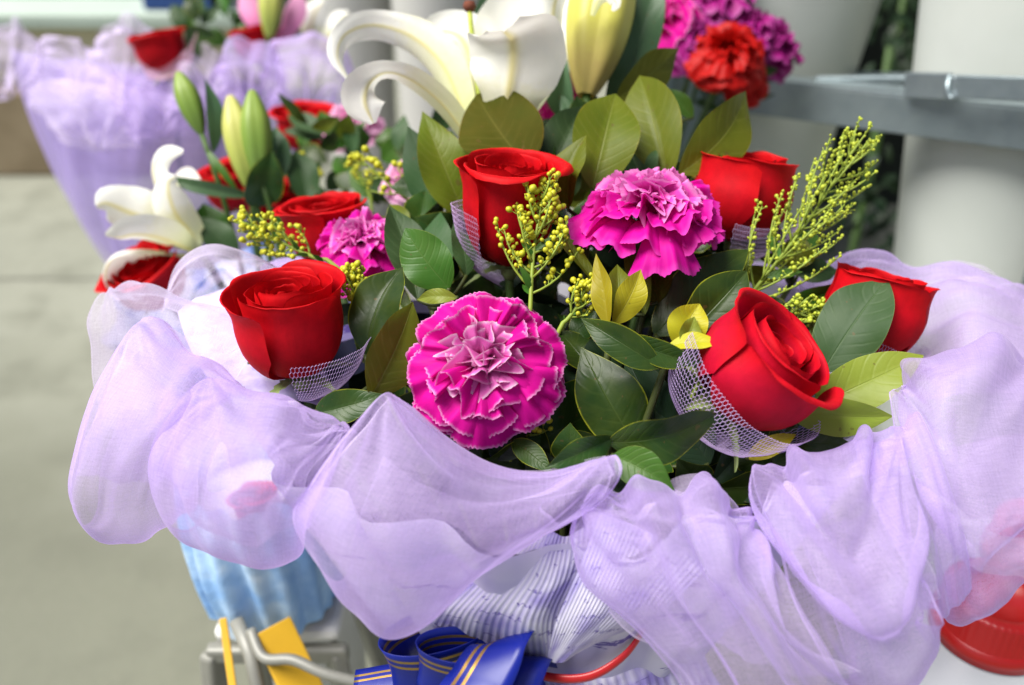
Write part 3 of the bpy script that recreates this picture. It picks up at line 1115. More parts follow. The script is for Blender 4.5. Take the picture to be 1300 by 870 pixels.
def patch(name, rows, mat, parent, nu=48, nv=48, wr=0.0, wf=6.0, seed=0, wmask=None, wdir=(1, 0.25), pinch=None, cowl=None):
    """smooth sheet through rows of (px, py, distance) points; wr = height of small folds in metres"""
    R3 = [[P(*c) for c in r] for r in rows]
    grid = np.zeros((nv + 1, nu + 1, 3))
    for i in range(nu + 1):
        col = [cr(r, i / nu) for r in R3]
        for j in range(nv + 1):
            grid[j, i] = cr(col, j / nv)
    if wr:
        du = np.gradient(grid, axis=1)
        dv = np.gradient(grid, axis=0)
        nr_ = np.cross(du, dv)
        nr_ /= (np.linalg.norm(nr_, axis=2, keepdims=True) + 1e-12)
        for j in range(nv + 1):
            for i in range(nu + 1):
                u, v = i / nu, j / nv
                k = (sn(u * wf * wdir[0] + v * wf * wdir[1] + 0.6 * sn(u * 2, v * 2, seed + 9), v * 1.2, seed))
                k2 = sn(u * wf * 2.3 + v * 2, v * 2.5, seed + 5.5) * .22
                rad = 0.0
                if pinch:       # folds running out of the gathered corners
                    for (cu, cv, sg) in pinch:
                        du_, dv_ = (u - cu), (v - cv)
                        rr = math.hypot(du_, dv_)
                        an = math.atan2(dv_, du_ * sg)
                        rad += sn(an * 4.2 + seed * 1.7, rr * .8, sg * 3 + seed) * math.exp(-rr * 1.6) * min(1, rr * 5)
                    rad *= 2.2
                    k2 += .30 * sn(v * 6.5 + 1.4 * sn(u * 2.2, v, seed), u * .8, seed + 8)
                if cowl:        # hanging U-shaped folds round a point of the rim
                    cu, cv, su, sv, fq, am = cowl
                    rc = math.hypot((u - cu) * su, (v - cv) * sv) + .05 * sn(u * 2.5, v * 2.5, seed + 3)
                    rad += am * (math.sin(2 * math.pi * fq * rc) + .35 * math.sin(2 * math.pi * fq * 1.9 * rc + 1)) * min(1, rc * 3) * math.exp(-max(0, rc - .75) * 3)
                grid[j, i] += nr_[j, i] * wr * (k + k2 + rad) * (wmask(u, v) if wmask else 1)
    vs = grid.reshape(-1, 3)
    uv = [(i / nu, j / nv) for j in range(nv + 1) for i in range(nu + 1)]
    return build(name, vs, grid_faces(nu, nv), mat, parent, uv)


wp = thing('wrapping_paper', 'pleated lavender wrapping paper with purple script round the near bouquet stems', 'wrapping paper', tuple(BIND))
RIMC = P(705, 480, 0.455)


def cone(u, v):
    th = 2 * math.pi * u
    pl = 1 + (0.05 * math.sin(th * 17) + 0.05 * sn(math.cos(th) * 3, math.sin(th) * 3, 2)) * v
    rx, ry = 0.030 + (0.150 - 0.030) * v ** .8, 0.030 + (0.120 - 0.030) * v ** .8
    c = BIND.lerp(RIMC + Vector((0, 0.012, -0.012)), v)
    return c + Vector((rx * pl * math.cos(th), ry * pl * math.sin(th), 0.012 * v * sn(th * 2, 1, 1)))


grid_obj('cone_sheet', cone, 140, 14, M['paper'], wp)
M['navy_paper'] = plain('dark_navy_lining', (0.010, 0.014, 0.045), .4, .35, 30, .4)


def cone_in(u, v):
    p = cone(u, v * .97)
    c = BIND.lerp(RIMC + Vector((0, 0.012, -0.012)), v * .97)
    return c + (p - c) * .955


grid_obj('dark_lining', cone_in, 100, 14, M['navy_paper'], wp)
# folded front flaps
patch('paper_flap', [[(650, 690, .385), (690, 672, .380), (722, 680, .378), (780, 640, .385)],
                     [(600, 730, .380), (660, 725, .372), (712, 735, .370), (770, 700, .385)],
                     [(560, 770, .384), (620, 780, .374), (690, 790, .372), (735, 770, .387)],
                     [(545, 790, .396), (610, 815, .392), (690, 838, .388), (712, 832, .390)]], M['paper'], wp, 60, 30, 0.0015, 5, 2)
patch('paper_flap', [[(762, 650, .376), (800, 665, .380), (850, 690, .384), (900, 720, .388)],
                     [(735, 720, .366), (775, 725, .368), (815, 740, .374), (860, 760, .382)],
                     [(705, 790, .372), (745, 785, .368), (785, 785, .372), (830, 785, .384)],
                     [(694, 838, .384), (705, 842, .382), (720, 838, .382), (745, 822, .388)]], M['paper'], wp, 60, 30, 0.001, 4, 5)
patch('paper_flap', [[(540, 780, .398), (555, 765, .392), (585, 745, .388), (640, 700, .39)],
                     [(555, 800, .400), (590, 790, .390), (630, 780, .386), (680, 770, .388)],
                     [(600, 830, .41), (640, 825, .40), (670, 825, .394), (700, 834, .394)]], M['paper'], wp, 40, 20, 0.001, 4, 8)
patch('paper_skirt', [[(650, 842, .415), (700, 850, .405), (760, 840, .405), (830, 800, .42), (880, 770, .44)],
                      [(660, 880, .412), (710, 890, .395), (775, 885, .395), (845, 860, .415), (900, 840, .44)],
                      [(660, 960, .42), (720, 970, .39), (790, 960, .39), (870, 930, .41), (930, 900, .44)]], M['paper'], wp, 60, 24, 0.003, 8, 3)
patch('paper_lining', [[(700, 810, .425), (760, 800, .42), (820, 785, .425), (880, 770, .435)],
                       [(700, 850, .42), (760, 848, .415), (820, 825, .42), (880, 800, .432)]], M['paper_blue'], wp, 30, 10, 0.002, 5, 4)
# short turned-out corner of the paper at the right, covered with handwriting
patch('paper_corner', [[(1118, 560, .408), (1140, 550, .406), (1165, 545, .405)],
                       [(1085, 585, .400), (1120, 572, .400), (1160, 568, .402)],
                       [(1060, 610, .398), (1110, 600, .398), (1150, 590, .402)]], M['paper'], wp, 24, 16, 0.001, 4, 6)
# inner side of the paper behind the near left rose
patch('paper_inside', [[(225, 395, .485), (270, 372, .49), (330, 360, .50), (400, 370, .50)],
                       [(240, 440, .465), (290, 430, .47), (340, 420, .48), (400, 430, .48)],
                       [(270, 490, .445), (320, 500, .435), (380, 510, .44), (430, 520, .45)]], M['paper_speck'], wp, 36, 24, 0.003, 4, 7)
# ------------------------------------------------------------------ organza collar
oc = thing('organza_collar', 'big sheer lavender organza ruffle collar around the near bouquet', 'organza ruffle', tuple(RIMC))
LOBES = [
    ('L8', 'organza', [
        [(1010, 375, .57), (1075, 340, .58), (1150, 352, .58), (1235, 352, .57), (1330, 392, .55)],
        [(1015, 362, .56), (1085, 326, .565), (1150, 342, .56), (1230, 343, .55), (1320, 380, .53)],
        [(1035, 390, .54), (1100, 362, .535), (1160, 385, .54), (1235, 372, .51), (1325, 410, .50)],
        [(1060, 430, .52), (1115, 410, .51), (1165, 432, .515), (1240, 408, .485), (1330, 440, .48)],
        [(1080, 460, .50), (1125, 450, .49), (1175, 470, .49), (1240, 450, .465), (1330, 465, .455)],
        [(1095, 500, .48), (1135, 500, .475), (1180, 505, .47), (1240, 500, .455), (1330, 500, .45)]], .006, 7),
    ('L0', 'organza_pale', [
        [(205, 400, .52), (228, 345, .525), (272, 322, .53), (318, 335, .53), (352, 350, .525)],
        [(212, 392, .505), (230, 338, .505), (272, 312, .51), (315, 325, .515), (350, 340, .51)],
        [(228, 398, .49), (248, 362, .485), (280, 338, .485), (312, 350, .49), (345, 362, .495)],
        [(245, 405, .485), (262, 380, .49), (285, 362, .495), (308, 372, .49), (340, 385, .485)],
        [(262, 415, .475), (278, 400, .475), (295, 392, .475), (315, 400, .475), (340, 410, .475)]], .003, 5),
    ('L1', 'organza_pale', [
        [(150, 385, .515), (195, 378, .51), (240, 388, .50), (295, 402, .485), (345, 440, .47)],
        [(128, 374, .50), (178, 366, .49), (232, 380, .475), (292, 398, .46), (342, 435, .45)],
        [(110, 400, .49), (158, 396, .47), (213, 408, .457), (280, 432, .445), (322, 458, .435)],
        [(109, 440, .48), (150, 440, .462), (198, 452, .45), (252, 472, .438), (302, 482, .43)],
        [(118, 490, .475), (150, 495, .46), (190, 505, .448), (240, 512, .438), (285, 512, .43)],
        [(140, 540, .475), (165, 545, .462), (200, 550, .45), (245, 550, .44), (285, 545, .435)]], .005, 4),
    ('L2', 'organza', [
        [(192, 430, .445), (215, 436, .44), (248, 458, .43), (285, 486, .42), (320, 505, .412)],
        [(178, 411, .43), (207, 419, .425), (244, 442, .417), (282, 470, .408), (318, 492, .40)],
        [(146, 448, .425), (182, 452, .407), (220, 472, .397), (256, 494, .395), (290, 506, .396)],
        [(112, 512, .42), (148, 516, .395), (192, 524, .382), (228, 532, .385), (262, 536, .393)],
        [(90, 572, .42), (124, 584, .397), (168, 588, .387), (208, 584, .388), (245, 575, .396)],
        [(81, 625, .42), (108, 644, .408), (158, 646, .402), (204, 634, .40), (245, 620, .405)],
        [(100, 668, .428), (134, 687, .424), (178, 682, .418), (216, 668, .415), (250, 650, .416)],
        [(122, 650, .446), (150, 662, .446), (184, 655, .44), (216, 645, .435), (250, 630, .432)],
        [(130, 585, .455), (155, 600, .455), (190, 598, .45), (220, 590, .445), (250, 580, .44)]], .005, 5),
    ('L3', 'organza', [
        [(285, 500, .415), (325, 508, .405), (372, 522, .398), (418, 542, .392), (452, 552, .388)],
        [(266, 484, .402), (312, 491, .392), (364, 508, .384), (412, 530, .378), (446, 546, .375)],
        [(234, 508, .395), (290, 524, .372), (352, 542, .362), (406, 556, .364), (440, 562, .372)],
        [(204, 556, .392), (260, 582, .362), (328, 594, .347), (386, 600, .356), (422, 596, .370)],
        [(199, 606, .392), (248, 642, .363), (318, 658, .350), (376, 650, .36), (402, 636, .374)],
        [(224, 664, .396), (268, 700, .376), (328, 722, .37), (374, 702, .373), (398, 672, .38)],
        [(250, 664, .412), (286, 688, .402), (330, 702, .40), (366, 686, .40), (390, 660, .40)],
        [(262, 600, .42), (296, 615, .418), (330, 622, .416), (362, 614, .413), (390, 600, .41)]], .005, 6),
    ('L4', 'organza', [
        [(505, 535, .392), (538, 560, .393), (566, 574, .392), (622, 606, .394), (700, 616, .392), (780, 606, .384)],
        [(489, 502, .374), (524, 524, .372), (562, 556, .374), (622, 590, .377), (702, 602, .374), (782, 580, .372)],
        [(446, 545, .360), (500, 570, .350), (562, 596, .348), (622, 620, .351), (702, 630, .354), (790, 596, .362)],
        [(398, 608, .353), (455, 636, .338), (530, 655, .334), (610, 664, .339), (694, 662, .349), (778, 622, .360)],
        [(374, 655, .353), (428, 700, .341), (500, 720, .334), (580, 714, .340), (664, 694, .351), (752, 646, .363)],
        [(412, 722, .359), (442, 768, .351), (490, 803, .349), (545, 786, .351), (622, 728, .361), (716, 666, .371)],
        [(440, 730, .378), (468, 766, .374), (500, 786, .372), (548, 766, .372), (620, 712, .377), (700, 656, .382)],
        [(455, 660, .388), (490, 690, .389), (520, 705, .390), (560, 696, .389), (620, 672, .389), (690, 640, .387)]], .0035, 5),
    ('L5', 'organza', [
        [(750, 668, .392), (785, 640, .392), (830, 630, .394), (880, 628, .398), (930, 655, .396), (975, 690, .392)],
        [(732, 650, .374), (768, 622, .373), (822, 613, .375), (882, 608, .378), (932, 640, .377), (968, 674, .374)],
        [(722, 690, .366), (775, 660, .352), (840, 650, .346), (900, 664, .346), (947, 700, .350), (990, 728, .350)],
        [(736, 742, .362), (800, 720, .346), (865, 712, .337), (925, 736, .334), (978, 772, .336), (1026, 800, .336)],
        [(786, 788, .360), (838, 778, .346), (900, 782, .335), (960, 806, .330), (1014, 838, .331), (1066, 858, .331)],
        [(846, 852, .362), (890, 854, .349), (942, 860, .338), (996, 886, .333), (1052, 908, .333), (1112, 905, .335)],
        [(880, 920, .372), (920, 925, .360), (970, 930, .352), (1020, 945, .348), (1070, 950, .346), (1130, 935, .346)]], .006, 7),
    ('L6', 'organza', [
        [(985, 615, .402), (1015, 600, .404), (1060, 590, .408), (1100, 570, .410), (1145, 590, .405)],
        [(962, 606, .387), (1000, 584, .388), (1048, 574, .390), (1096, 549, .394), (1136, 572, .390)],
        [(960, 644, .376), (1008, 636, .362), (1058, 634, .355), (1110, 630, .355), (1152, 645, .360)],
        [(984, 702, .366), (1030, 706, .348), (1080, 712, .339), (1132, 704, .341), (1176, 704, .350)],
        [(1018, 768, .362), (1060, 776, .343), (1110, 784, .335), (1154, 770, .339), (1187, 752, .350)],
        [(1070, 846, .362), (1106, 850, .350), (1142, 846, .345), (1174, 822, .346), (1186, 788, .352)],
        [(1080, 868, .378), (1110, 872, .372), (1140, 862, .368), (1166, 830, .368), (1176, 790, .372)],
        [(1060, 790, .385), (1090, 790, .382), (1120, 780, .38), (1145, 760, .38), (1165, 735, .382)]], .006, 7),
    ('L7', 'organza', [
        [(1155, 505, .435), (1182, 480, .44), (1225, 466, .445), (1280, 464, .45), (1350, 480, .455)],
        [(1130, 484, .42), (1160, 460, .425), (1212, 446, .43), (1272, 446, .433), (1345, 465, .44)],
        [(1130, 522, .41), (1172, 512, .400), (1222, 508, .398), (1282, 512, .402), (1352, 525, .41)],
        [(1142, 568, .402), (1188, 582, .385), (1240, 590, .378), (1292, 592, .383), (1362, 595, .39)],
        [(1164, 628, .392), (1204, 652, .376), (1250, 668, .370), (1302, 662, .375), (1372, 652, .38)],
        [(1182, 700, .387), (1214, 728, .377), (1252, 734, .372), (1292, 706, .376), (1360, 690, .38)],
        [(1196, 775, .394), (1218, 782, .388), (1246, 770, .384), (1282, 735, .384), (1350, 712, .386)],
        [(1200, 740, .405), (1222, 745, .402), (1250, 735, .40), (1285, 705, .40), (1350, 690, .40)]], .006, 6),
    ('back', 'organza', [
        [(330, 345, .55), (480, 330, .60), (680, 330, .63), (880, 335, .62), (1050, 370, .58)],
        [(330, 340, .57), (480, 318, .62), (680, 318, .655), (880, 325, .64), (1050, 355, .60)],
        [(320, 370, .59), (480, 345, .64), (680, 345, .68), (880, 350, .66), (1060, 375, .62)],
        [(320, 400, .60), (480, 385, .65), (680, 385, .69), (880, 390, .67), (1060, 410, .63)]], .008, 9),
]
COWL = {'L6': (.52, .05, 1.0, 1.1, 3.6, 1.15), 'L7': (.45, .0, .9, 1.2, 3.0, 1.15), 'L5': (1.1, .0, 1.0, .35, 3.8, 1.0), 'L8': (.7, -.2, .5, 1.5, 3.0, .8), 'L3': (1.0, .1, .6, .9, 2.6, .5), 'L2': (1.1, .2, .6, .9, 3.0, .6)}
for k, (nm, mt, rows, wr, wf) in enumerate(LOBES):
    if len(rows) >= 7 and nm not in ('L5',):      # the cloth is doubled: its under layer runs back up to the rim
        rows = rows + [[(c[0] * .35 + b[0] * .65, c[1] * .35 + b[1] * .65, max(c[2], b[2]) + .008) for c, b in zip(rows[-1], rows[0])]]
    patch('ruffle', rows, M[mt], oc, 100, 120, wr * .7, wf * .5, seed=k * 3.7, pinch=((0, .12, 1), (1, .12, -1)), cowl=COWL.get(nm))
    if nm in ('L2', 'L3', 'L4', 'L5', 'L6', 'L7', 'L8'):      # a second, shorter layer shows through as a soft inner edge
        mid = [sum(c[q] for r in rows[1:6] for c in r) / sum(len(r) for r in rows[1:6]) for q in (0, 1)]
        sub = []
        for j, r in enumerate(rows[1:6]):
            sub.append([(c[0] + (mid[0] - c[0]) * (.10 + .05 * math.sin(k + i * 1.3)), c[1] + (mid[1] - c[1]) * (.05 + .06 * j + .05 * math.sin(k * 2 + i * 1.7)), c[2] + .010 + .004 * math.sin(i * 2.1 + j)) for i, c in enumerate(r)])
        patch('inner_ruffle', sub, M['organza_pale'], oc, 70, 70, wr * 1.1, wf * .8, seed=k * 5.1 + 2, pinch=((0, 0, 1), (1, 0, -1)))
patch('ruffle', [[(1085, 585, .405), (1125, 560, .41), (1165, 540, .415)], [(1085, 565, .395), (1125, 545, .40), (1168, 525, .405)], [(1100, 620, .372), (1150, 606, .370), (1200, 592, .374)],
                 [(1140, 700, .357), (1182, 690, .358), (1228, 676, .362)], [(1170, 775, .368), (1202, 778, .372), (1238, 752, .372)], [(1165, 730, .385), (1200, 730, .388), (1230, 715, .39)]], M['organza'], oc, 70, 80, .004, 5, 21.3)
# swirled inner folds on the right ruffles and the sheer tail going out of the picture
patch('ruffle_tail', [[(1160, 600, .37), (1210, 640, .362), (1260, 675, .358), (1330, 690, .36)],
                      [(1170, 640, .372), (1215, 675, .364), (1265, 705, .36), (1330, 715, .362)],
                      [(1185, 690, .378), (1225, 715, .37), (1275, 732, .366), (1330, 740, .368)]], M['organza_pale'], oc, 40, 24, .003, 5, 5.2)
# the folded tip of the middle ruffle
patch('ruffle_fold', [[(490, 503, .373), (515, 514, .368), (540, 530, .366), (557, 545, .370)],
                      [(500, 520, .380), (522, 534, .374), (543, 546, .371), (556, 553, .373)],
                      [(508, 536, .386), (528, 550, .382), (543, 556, .378), (553, 558, .376)]], M['organza_pale'], oc, 24, 12)
patch('ruffle_fold', [[(178, 411, .43), (208, 412, .426), (240, 432, .42), (262, 466, .41)],
                      [(180, 424, .436), (205, 432, .43), (232, 448, .424), (262, 468, .412)],
                      [(182, 436, .442), (202, 448, .436), (230, 460, .428), (262, 470, .414)]], M['organza_pale'], oc, 24, 12)

# ------------------------------------------------------------------ near bouquet: roses
t = place_rose('rose_a', 'red rose in a lilac net sleeve beside the left pink carnation, above the organza', (372, 418, .435), (-.05, .86, .42), .0268, 0.55, 11, 1.0, 15, lip=.8, tall=1.2)
net_part(t, .0268, 1.7, (.85, -.5, .35), 11, 24, [(.22, -.42), (.78, -.10), (1.15, .30), (1.42, .85)])
t = place_rose('rose_b', 'tall red rose standing right behind the yellow bud sprig under the white lily', (648, 286, .485), (.02, .84, .44), .0250, 2.2, 23, 1.0, 16, lip=1.1, tall=1.55)
net_part(t, .0250, 2.0, (-1, 0, -.1), 14, 28, [(.22, -.42), (.80, .0), (1.08, .6), (1.20, 1.35)])
t = place_rose('rose_c', 'red rose with closed pointed petals beside the right magenta carnation', (945, 246, .525), (.12, .90, .26), .0300, 0.9, 31, .94, 14, lip=.55, tall=1.1)
net_part(t, .0300, 2.2, (.7, -.1, .7), 7, 34, [(.22, -.42), (.70, -.10), (.98, .22), (1.10, .55)])
t = place_rose('rose_d', 'large half-open red rose tilted towards the right organza ruffles', (968, 462, .405), (.52, .56, .50), .0300, 0.2, 47, .97, 12, lip=.75, mat='rose_pink')
net_part(t, .0300, 3.0, (-.35, -.75, .5), 12, 40, [(.25, -.5), (.8, -.25), (1.12, .2), (1.24, .72)])
t = place_rose('rose_e', 'red rose half hidden behind a broad dark green leaf', (1108, 396, .485), (.22, .92, .20), .0290, 1.4, 59, .95, 12, lip=.6, tall=1.1)
net_part(t, .0290, 2.6, (.3, -.3, .8), 7, 34, [(.22, -.42), (.70, -.10), (.98, .22), (1.12, .5)])
t = place_rose('rose_f', 'red rose tucked behind the left pink carnation', (412, 285, .56), (-.1, .85, .35), .0250, 0.4, 67, 1.0, lip=.8)

# ---- carnations
def mat_front(li, nL, R):
    return 'carn' if li < 5 else 'carn_in'


def mat_soft(li, nL, R):
    return 'carn_soft' if li < 3 else ('carn_pale' if li > 3 else 'carn_soft')


place_carn('carn_a', 'magenta carnation with white-edged ruffled petals at the middle of the near bouquet', (615, 456, .405), (-.02, .24, .96), .0372, 0.3, 5, mat_front)
place_carn('carn_b', 'broad magenta carnation in front of the olive leaves', (826, 262, .465), (.02, .86, .42), .0395, 1.1, 8, mat_soft, layers=[
    (7, 20, 1.0, .60, .10, .00, .08), (7, 28, .95, .58, .10, .03, .10), (7, 36, .86, .56, .12, .05, .11), (8, 54, .74, .50, .18, .06, .12), (8, 66, .68, .50, .17, .08, .14),
    (7, 76, .64, .50, .14, .10, .16), (6, 84, .62, .50, .09, .12, .18), (5, 90, .60, .52, .04, .13, .18)])
place_carn('carn_c', 'bright pink carnation between two red roses at the left', (458, 302, .52), (-.05, .72, .62), .0290, 2.0, 13, mat_soft)

# ---- leaves of the near bouquet
GL = 'broad leaf sprigs of the near bouquet'
sprig('olive upright leaves at the foot of the large white lily', (600, 300, .545), [
    L_((592, 282, .535), (538, 138, .535), 66, 'leaf_olive', 18, fold=.3),
    L_((556, 285, .55), (518, 160, .56), 52, 'leaf_dull', -10)], GL)
sprig('brownish folded leaf lying against the large white lily', (672, 250, .53), [
    L_((668, 212, .515), (604, 118, .545), 104, 'leaf_brown', 8, fold=.45, wave=.06, p=.75, q=.6),
    L_((694, 225, .53), (738, 136, .545), 62, 'leaf_dull', -18)], GL)
sprig('olive ribbed leaf pair left of the broad magenta carnation', (748, 275, .50), [
    L_((752, 240, .50), (782, 118, .525), 84, 'leaf_olive', 6, wave=.04, q=.65),
    L_((722, 266, .488), (745, 172, .492), 48, 'leaf_olive', -38, fold=.6)], GL)
sprig('tall olive leaves right behind the broad magenta carnation', (850, 260, .53), [
    L_((848, 232, .525), (812, 96, .555), 76, 'leaf_olive', -8),
    L_((862, 222, .52), (954, 112, .535), 70, 'leaf_olive', 15, side=.06),
    L_((880, 226, .535), (932, 146, .545), 50, 'leaf_yellow', -5),
    L_((818, 232, .525), (795, 180, .54), 60, 'leaf_dull', 10, q=.55)], GL)
sprig('round light olive leaf beside the yellow lily bud', (790, 160, .58), [
    L_((782, 126, .575), (868, 62, .59), 56, 'leaf_olive', 25),
    L_((800, 150, .57), (835, 200, .56), 40, 'leaf_olive', 0),
    L_((880, 150, .60), (838, 112, .60), 24, 'leaf_green', 20)], GL)
sprig('bright green oval leaf and dark neighbours left of the front carnation', (565, 385, .46), [
    L_((570, 366, .452), (514, 290, .455), 64, 'leaf_green', -8, fold=.12, bend=.05, q=.6),
    L_((530, 380, .47), (494, 262, .50), 56, 'leaf_dull', 20),
    L_((592, 350, .475), (578, 280, .49), 34, 'leaf_dull', 30),
    L_((545, 390, .48), (560, 270, .51), 60, 'leaf_dull', -20),
    L_((580, 378, .425), (528, 380, .43), 20, 'leaf_lime', 10)], GL)
sprig('two dark leaves with yellow edges between the left rose and front carnation', (470, 490, .43), [
    L_((464, 450, .435), (512, 340, .445), 74, 'leaf_dark', -28, fold=.35, p=.95),
    L_((470, 505, .42), (530, 385, .425), 78, 'leaf_olive', 30, fold=.4, p=.9),
    L_((400, 525, .42), (485, 500, .415), 44, 'leaf_dark', -10)], GL)
sprig('narrow curled olive leaf beside the tall red rose', (768, 385, .46), [
    L_((760, 365, .45), (708, 270, .47), 26, 'leaf_olive', 40, side=-.10, fold=.5),
    L_((818, 400, .455), (795, 305, .47), 32, 'leaf_olive', 25, fold=.5),
    L_((835, 385, .465), (822, 312, .475), 46, 'leaf_brown', 0)], GL)
sprig('three young yellow leaves below the broad magenta carnation', (775, 430, .43), [
    L_((772, 412, .425), (757, 322, .43), 30, 'leaf_yellow', -30, fold=.6),
    L_((778, 412, .428), (814, 342, .432), 40, 'leaf_yellow', 22, fold=.35),
    L_((786, 405, .435), (784, 334, .445), 40, 'leaf_olive', 10)], GL)
sprig('big glossy dark leaves with yellow margins beside the large half-open rose', (845, 440, .45), [
    L_((832, 425, .462), (950, 318, .475), 66, 'leaf_dark', -20, q=.55),
    L_((866, 432, .43), (948, 345, .432), 66, 'leaf_dark', 6, q=.55, bend=.1)], GL)
sprig('small yellow leaf rosette over the large half-open rose', (850, 450, .41), [
    L_((862, 442, .408), (888, 386, .41), 50, 'leaf_yellow', 0, q=.55),
    L_((866, 440, .402), (882, 402, .404), 28, 'leaf_lime', 20),
    L_((848, 440, .402), (922, 438, .395), 26, 'leaf_yellow', -35),
    L_((800, 428, .405), (894, 460, .398), 36, 'leaf_dark', 20, bend=.1),
    L_((838, 466, .402), (736, 404, .412), 44, 'leaf_dark', -12, bend=.1, wave=.06)], GL)
sprig('dark wavy leaves standing at the organza edge under the rosette', (780, 580, .40), [
    L_((772, 562, .388), (914, 528, .382), 66, 'leaf_dark', 25, wave=.12, fold=.3, p=1.05, q=.6),
    L_((778, 556, .388), (694, 594, .380), 40, 'leaf_dark', -25, wave=.1, fold=.4),
    L_((778, 578, .386), (856, 622, .374), 52, 'leaf_green', 0)], GL)
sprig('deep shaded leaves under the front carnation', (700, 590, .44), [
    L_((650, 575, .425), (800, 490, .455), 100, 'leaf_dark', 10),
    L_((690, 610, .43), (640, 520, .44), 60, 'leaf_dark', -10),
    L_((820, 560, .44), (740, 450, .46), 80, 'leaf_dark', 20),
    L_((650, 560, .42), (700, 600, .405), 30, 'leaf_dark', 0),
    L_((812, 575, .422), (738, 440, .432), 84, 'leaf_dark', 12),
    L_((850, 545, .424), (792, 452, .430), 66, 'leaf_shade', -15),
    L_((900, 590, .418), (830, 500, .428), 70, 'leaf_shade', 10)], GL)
sprig('broad dark green leaf in front of the half hidden rose', (1048, 480, .46), [
    L_((1046, 470, .455), (1126, 352, .455), 88, 'leaf_dull', -10, q=.5, p=1.0, fold=.15),
    L_((1000, 385, .50), (1072, 358, .505), 30, 'leaf_green', 20),
    L_((1028, 420, .47), (1046, 376, .475), 22, 'leaf_olive', 40)], GL)
sprig('bright and pale green leaves beside the right organza ruffle', (1010, 540, .43), [
    L_((1035, 515, .435), (1172, 452, .43), 66, 'leaf_lime', -8, q=.6, wave=.05),
    L_((1002, 520, .418), (1135, 530, .41), 50, 'leaf_lime', 12, q=.6, droop=.05),
    L_((948, 582, .405), (1012, 552, .402), 26, 'leaf_yellow', 10),
    L_((998, 560, .425), (1080, 562, .42), 36, 'leaf_dark', 0)], GL)
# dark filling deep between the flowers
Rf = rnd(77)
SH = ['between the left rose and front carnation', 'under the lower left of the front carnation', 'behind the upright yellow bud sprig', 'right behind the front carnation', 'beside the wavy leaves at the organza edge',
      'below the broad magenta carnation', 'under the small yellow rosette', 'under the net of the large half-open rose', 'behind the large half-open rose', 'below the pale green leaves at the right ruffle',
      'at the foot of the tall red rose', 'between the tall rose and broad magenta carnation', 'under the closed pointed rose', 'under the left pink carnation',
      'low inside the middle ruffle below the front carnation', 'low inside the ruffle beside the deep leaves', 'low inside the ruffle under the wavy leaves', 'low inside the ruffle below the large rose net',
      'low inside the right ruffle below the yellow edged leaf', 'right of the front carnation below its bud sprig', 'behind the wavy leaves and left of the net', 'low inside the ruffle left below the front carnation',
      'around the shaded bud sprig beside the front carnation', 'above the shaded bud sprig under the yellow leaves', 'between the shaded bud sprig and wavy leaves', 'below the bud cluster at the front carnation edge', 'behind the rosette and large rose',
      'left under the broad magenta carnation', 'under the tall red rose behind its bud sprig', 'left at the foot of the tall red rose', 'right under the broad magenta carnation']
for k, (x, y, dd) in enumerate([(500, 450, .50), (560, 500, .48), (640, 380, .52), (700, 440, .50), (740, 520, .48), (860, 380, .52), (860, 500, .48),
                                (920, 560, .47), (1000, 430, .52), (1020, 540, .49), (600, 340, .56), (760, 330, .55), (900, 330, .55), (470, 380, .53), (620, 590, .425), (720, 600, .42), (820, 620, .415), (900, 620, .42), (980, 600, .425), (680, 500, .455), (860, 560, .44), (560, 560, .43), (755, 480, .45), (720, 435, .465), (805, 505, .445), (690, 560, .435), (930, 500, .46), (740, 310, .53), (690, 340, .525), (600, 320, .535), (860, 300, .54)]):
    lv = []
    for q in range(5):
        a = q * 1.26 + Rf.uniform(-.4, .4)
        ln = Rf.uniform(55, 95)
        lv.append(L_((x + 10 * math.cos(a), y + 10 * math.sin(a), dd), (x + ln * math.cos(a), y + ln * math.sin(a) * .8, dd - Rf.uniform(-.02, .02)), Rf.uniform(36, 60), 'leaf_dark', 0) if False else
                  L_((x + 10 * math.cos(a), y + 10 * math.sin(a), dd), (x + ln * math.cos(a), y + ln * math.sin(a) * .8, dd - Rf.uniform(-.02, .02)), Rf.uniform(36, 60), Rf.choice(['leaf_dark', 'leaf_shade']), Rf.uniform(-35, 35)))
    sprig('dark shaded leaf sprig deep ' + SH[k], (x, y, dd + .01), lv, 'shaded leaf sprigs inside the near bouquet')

FL = ['between the olive upright leaves and tall rose', 'left of the broad magenta carnation', 'behind the broad magenta carnation', 'above the bright green oval leaf', 'between the broad carnation and closed rose',
      'at the foot of the brownish folded leaf', 'under the yellow lily bud', 'beside the lime bud sprig']
for k, (x, y, dd) in enumerate([(565, 240, .57), (705, 260, .54), (790, 240, .55), (525, 310, .53), (890, 250, .56), (640, 210, .575), (735, 185, .575), (1005, 350, .52)]):
    lv = []
    for q in range(5):
        a = -math.pi * (q + .5) / 5 + Rf.uniform(-.3, .3)
        ln = Rf.uniform(50, 85)
        lv.append(L_((x + 8 * math.cos(a), y + 8 * math.sin(a), dd), (x + ln * math.cos(a), y + ln * math.sin(a), dd + Rf.uniform(-.01, .03)), Rf.uniform(30, 48), Rf.choice(['leaf_green', 'leaf_dark', 'leaf_olive', 'leaf_dull', 'leaf_dark']), Rf.uniform(-40, 40)))
    sprig('mixed green leaf sprig ' + FL[k], (x, y + 10, dd + .01), lv, 'filling leaf sprigs between the near flowers')

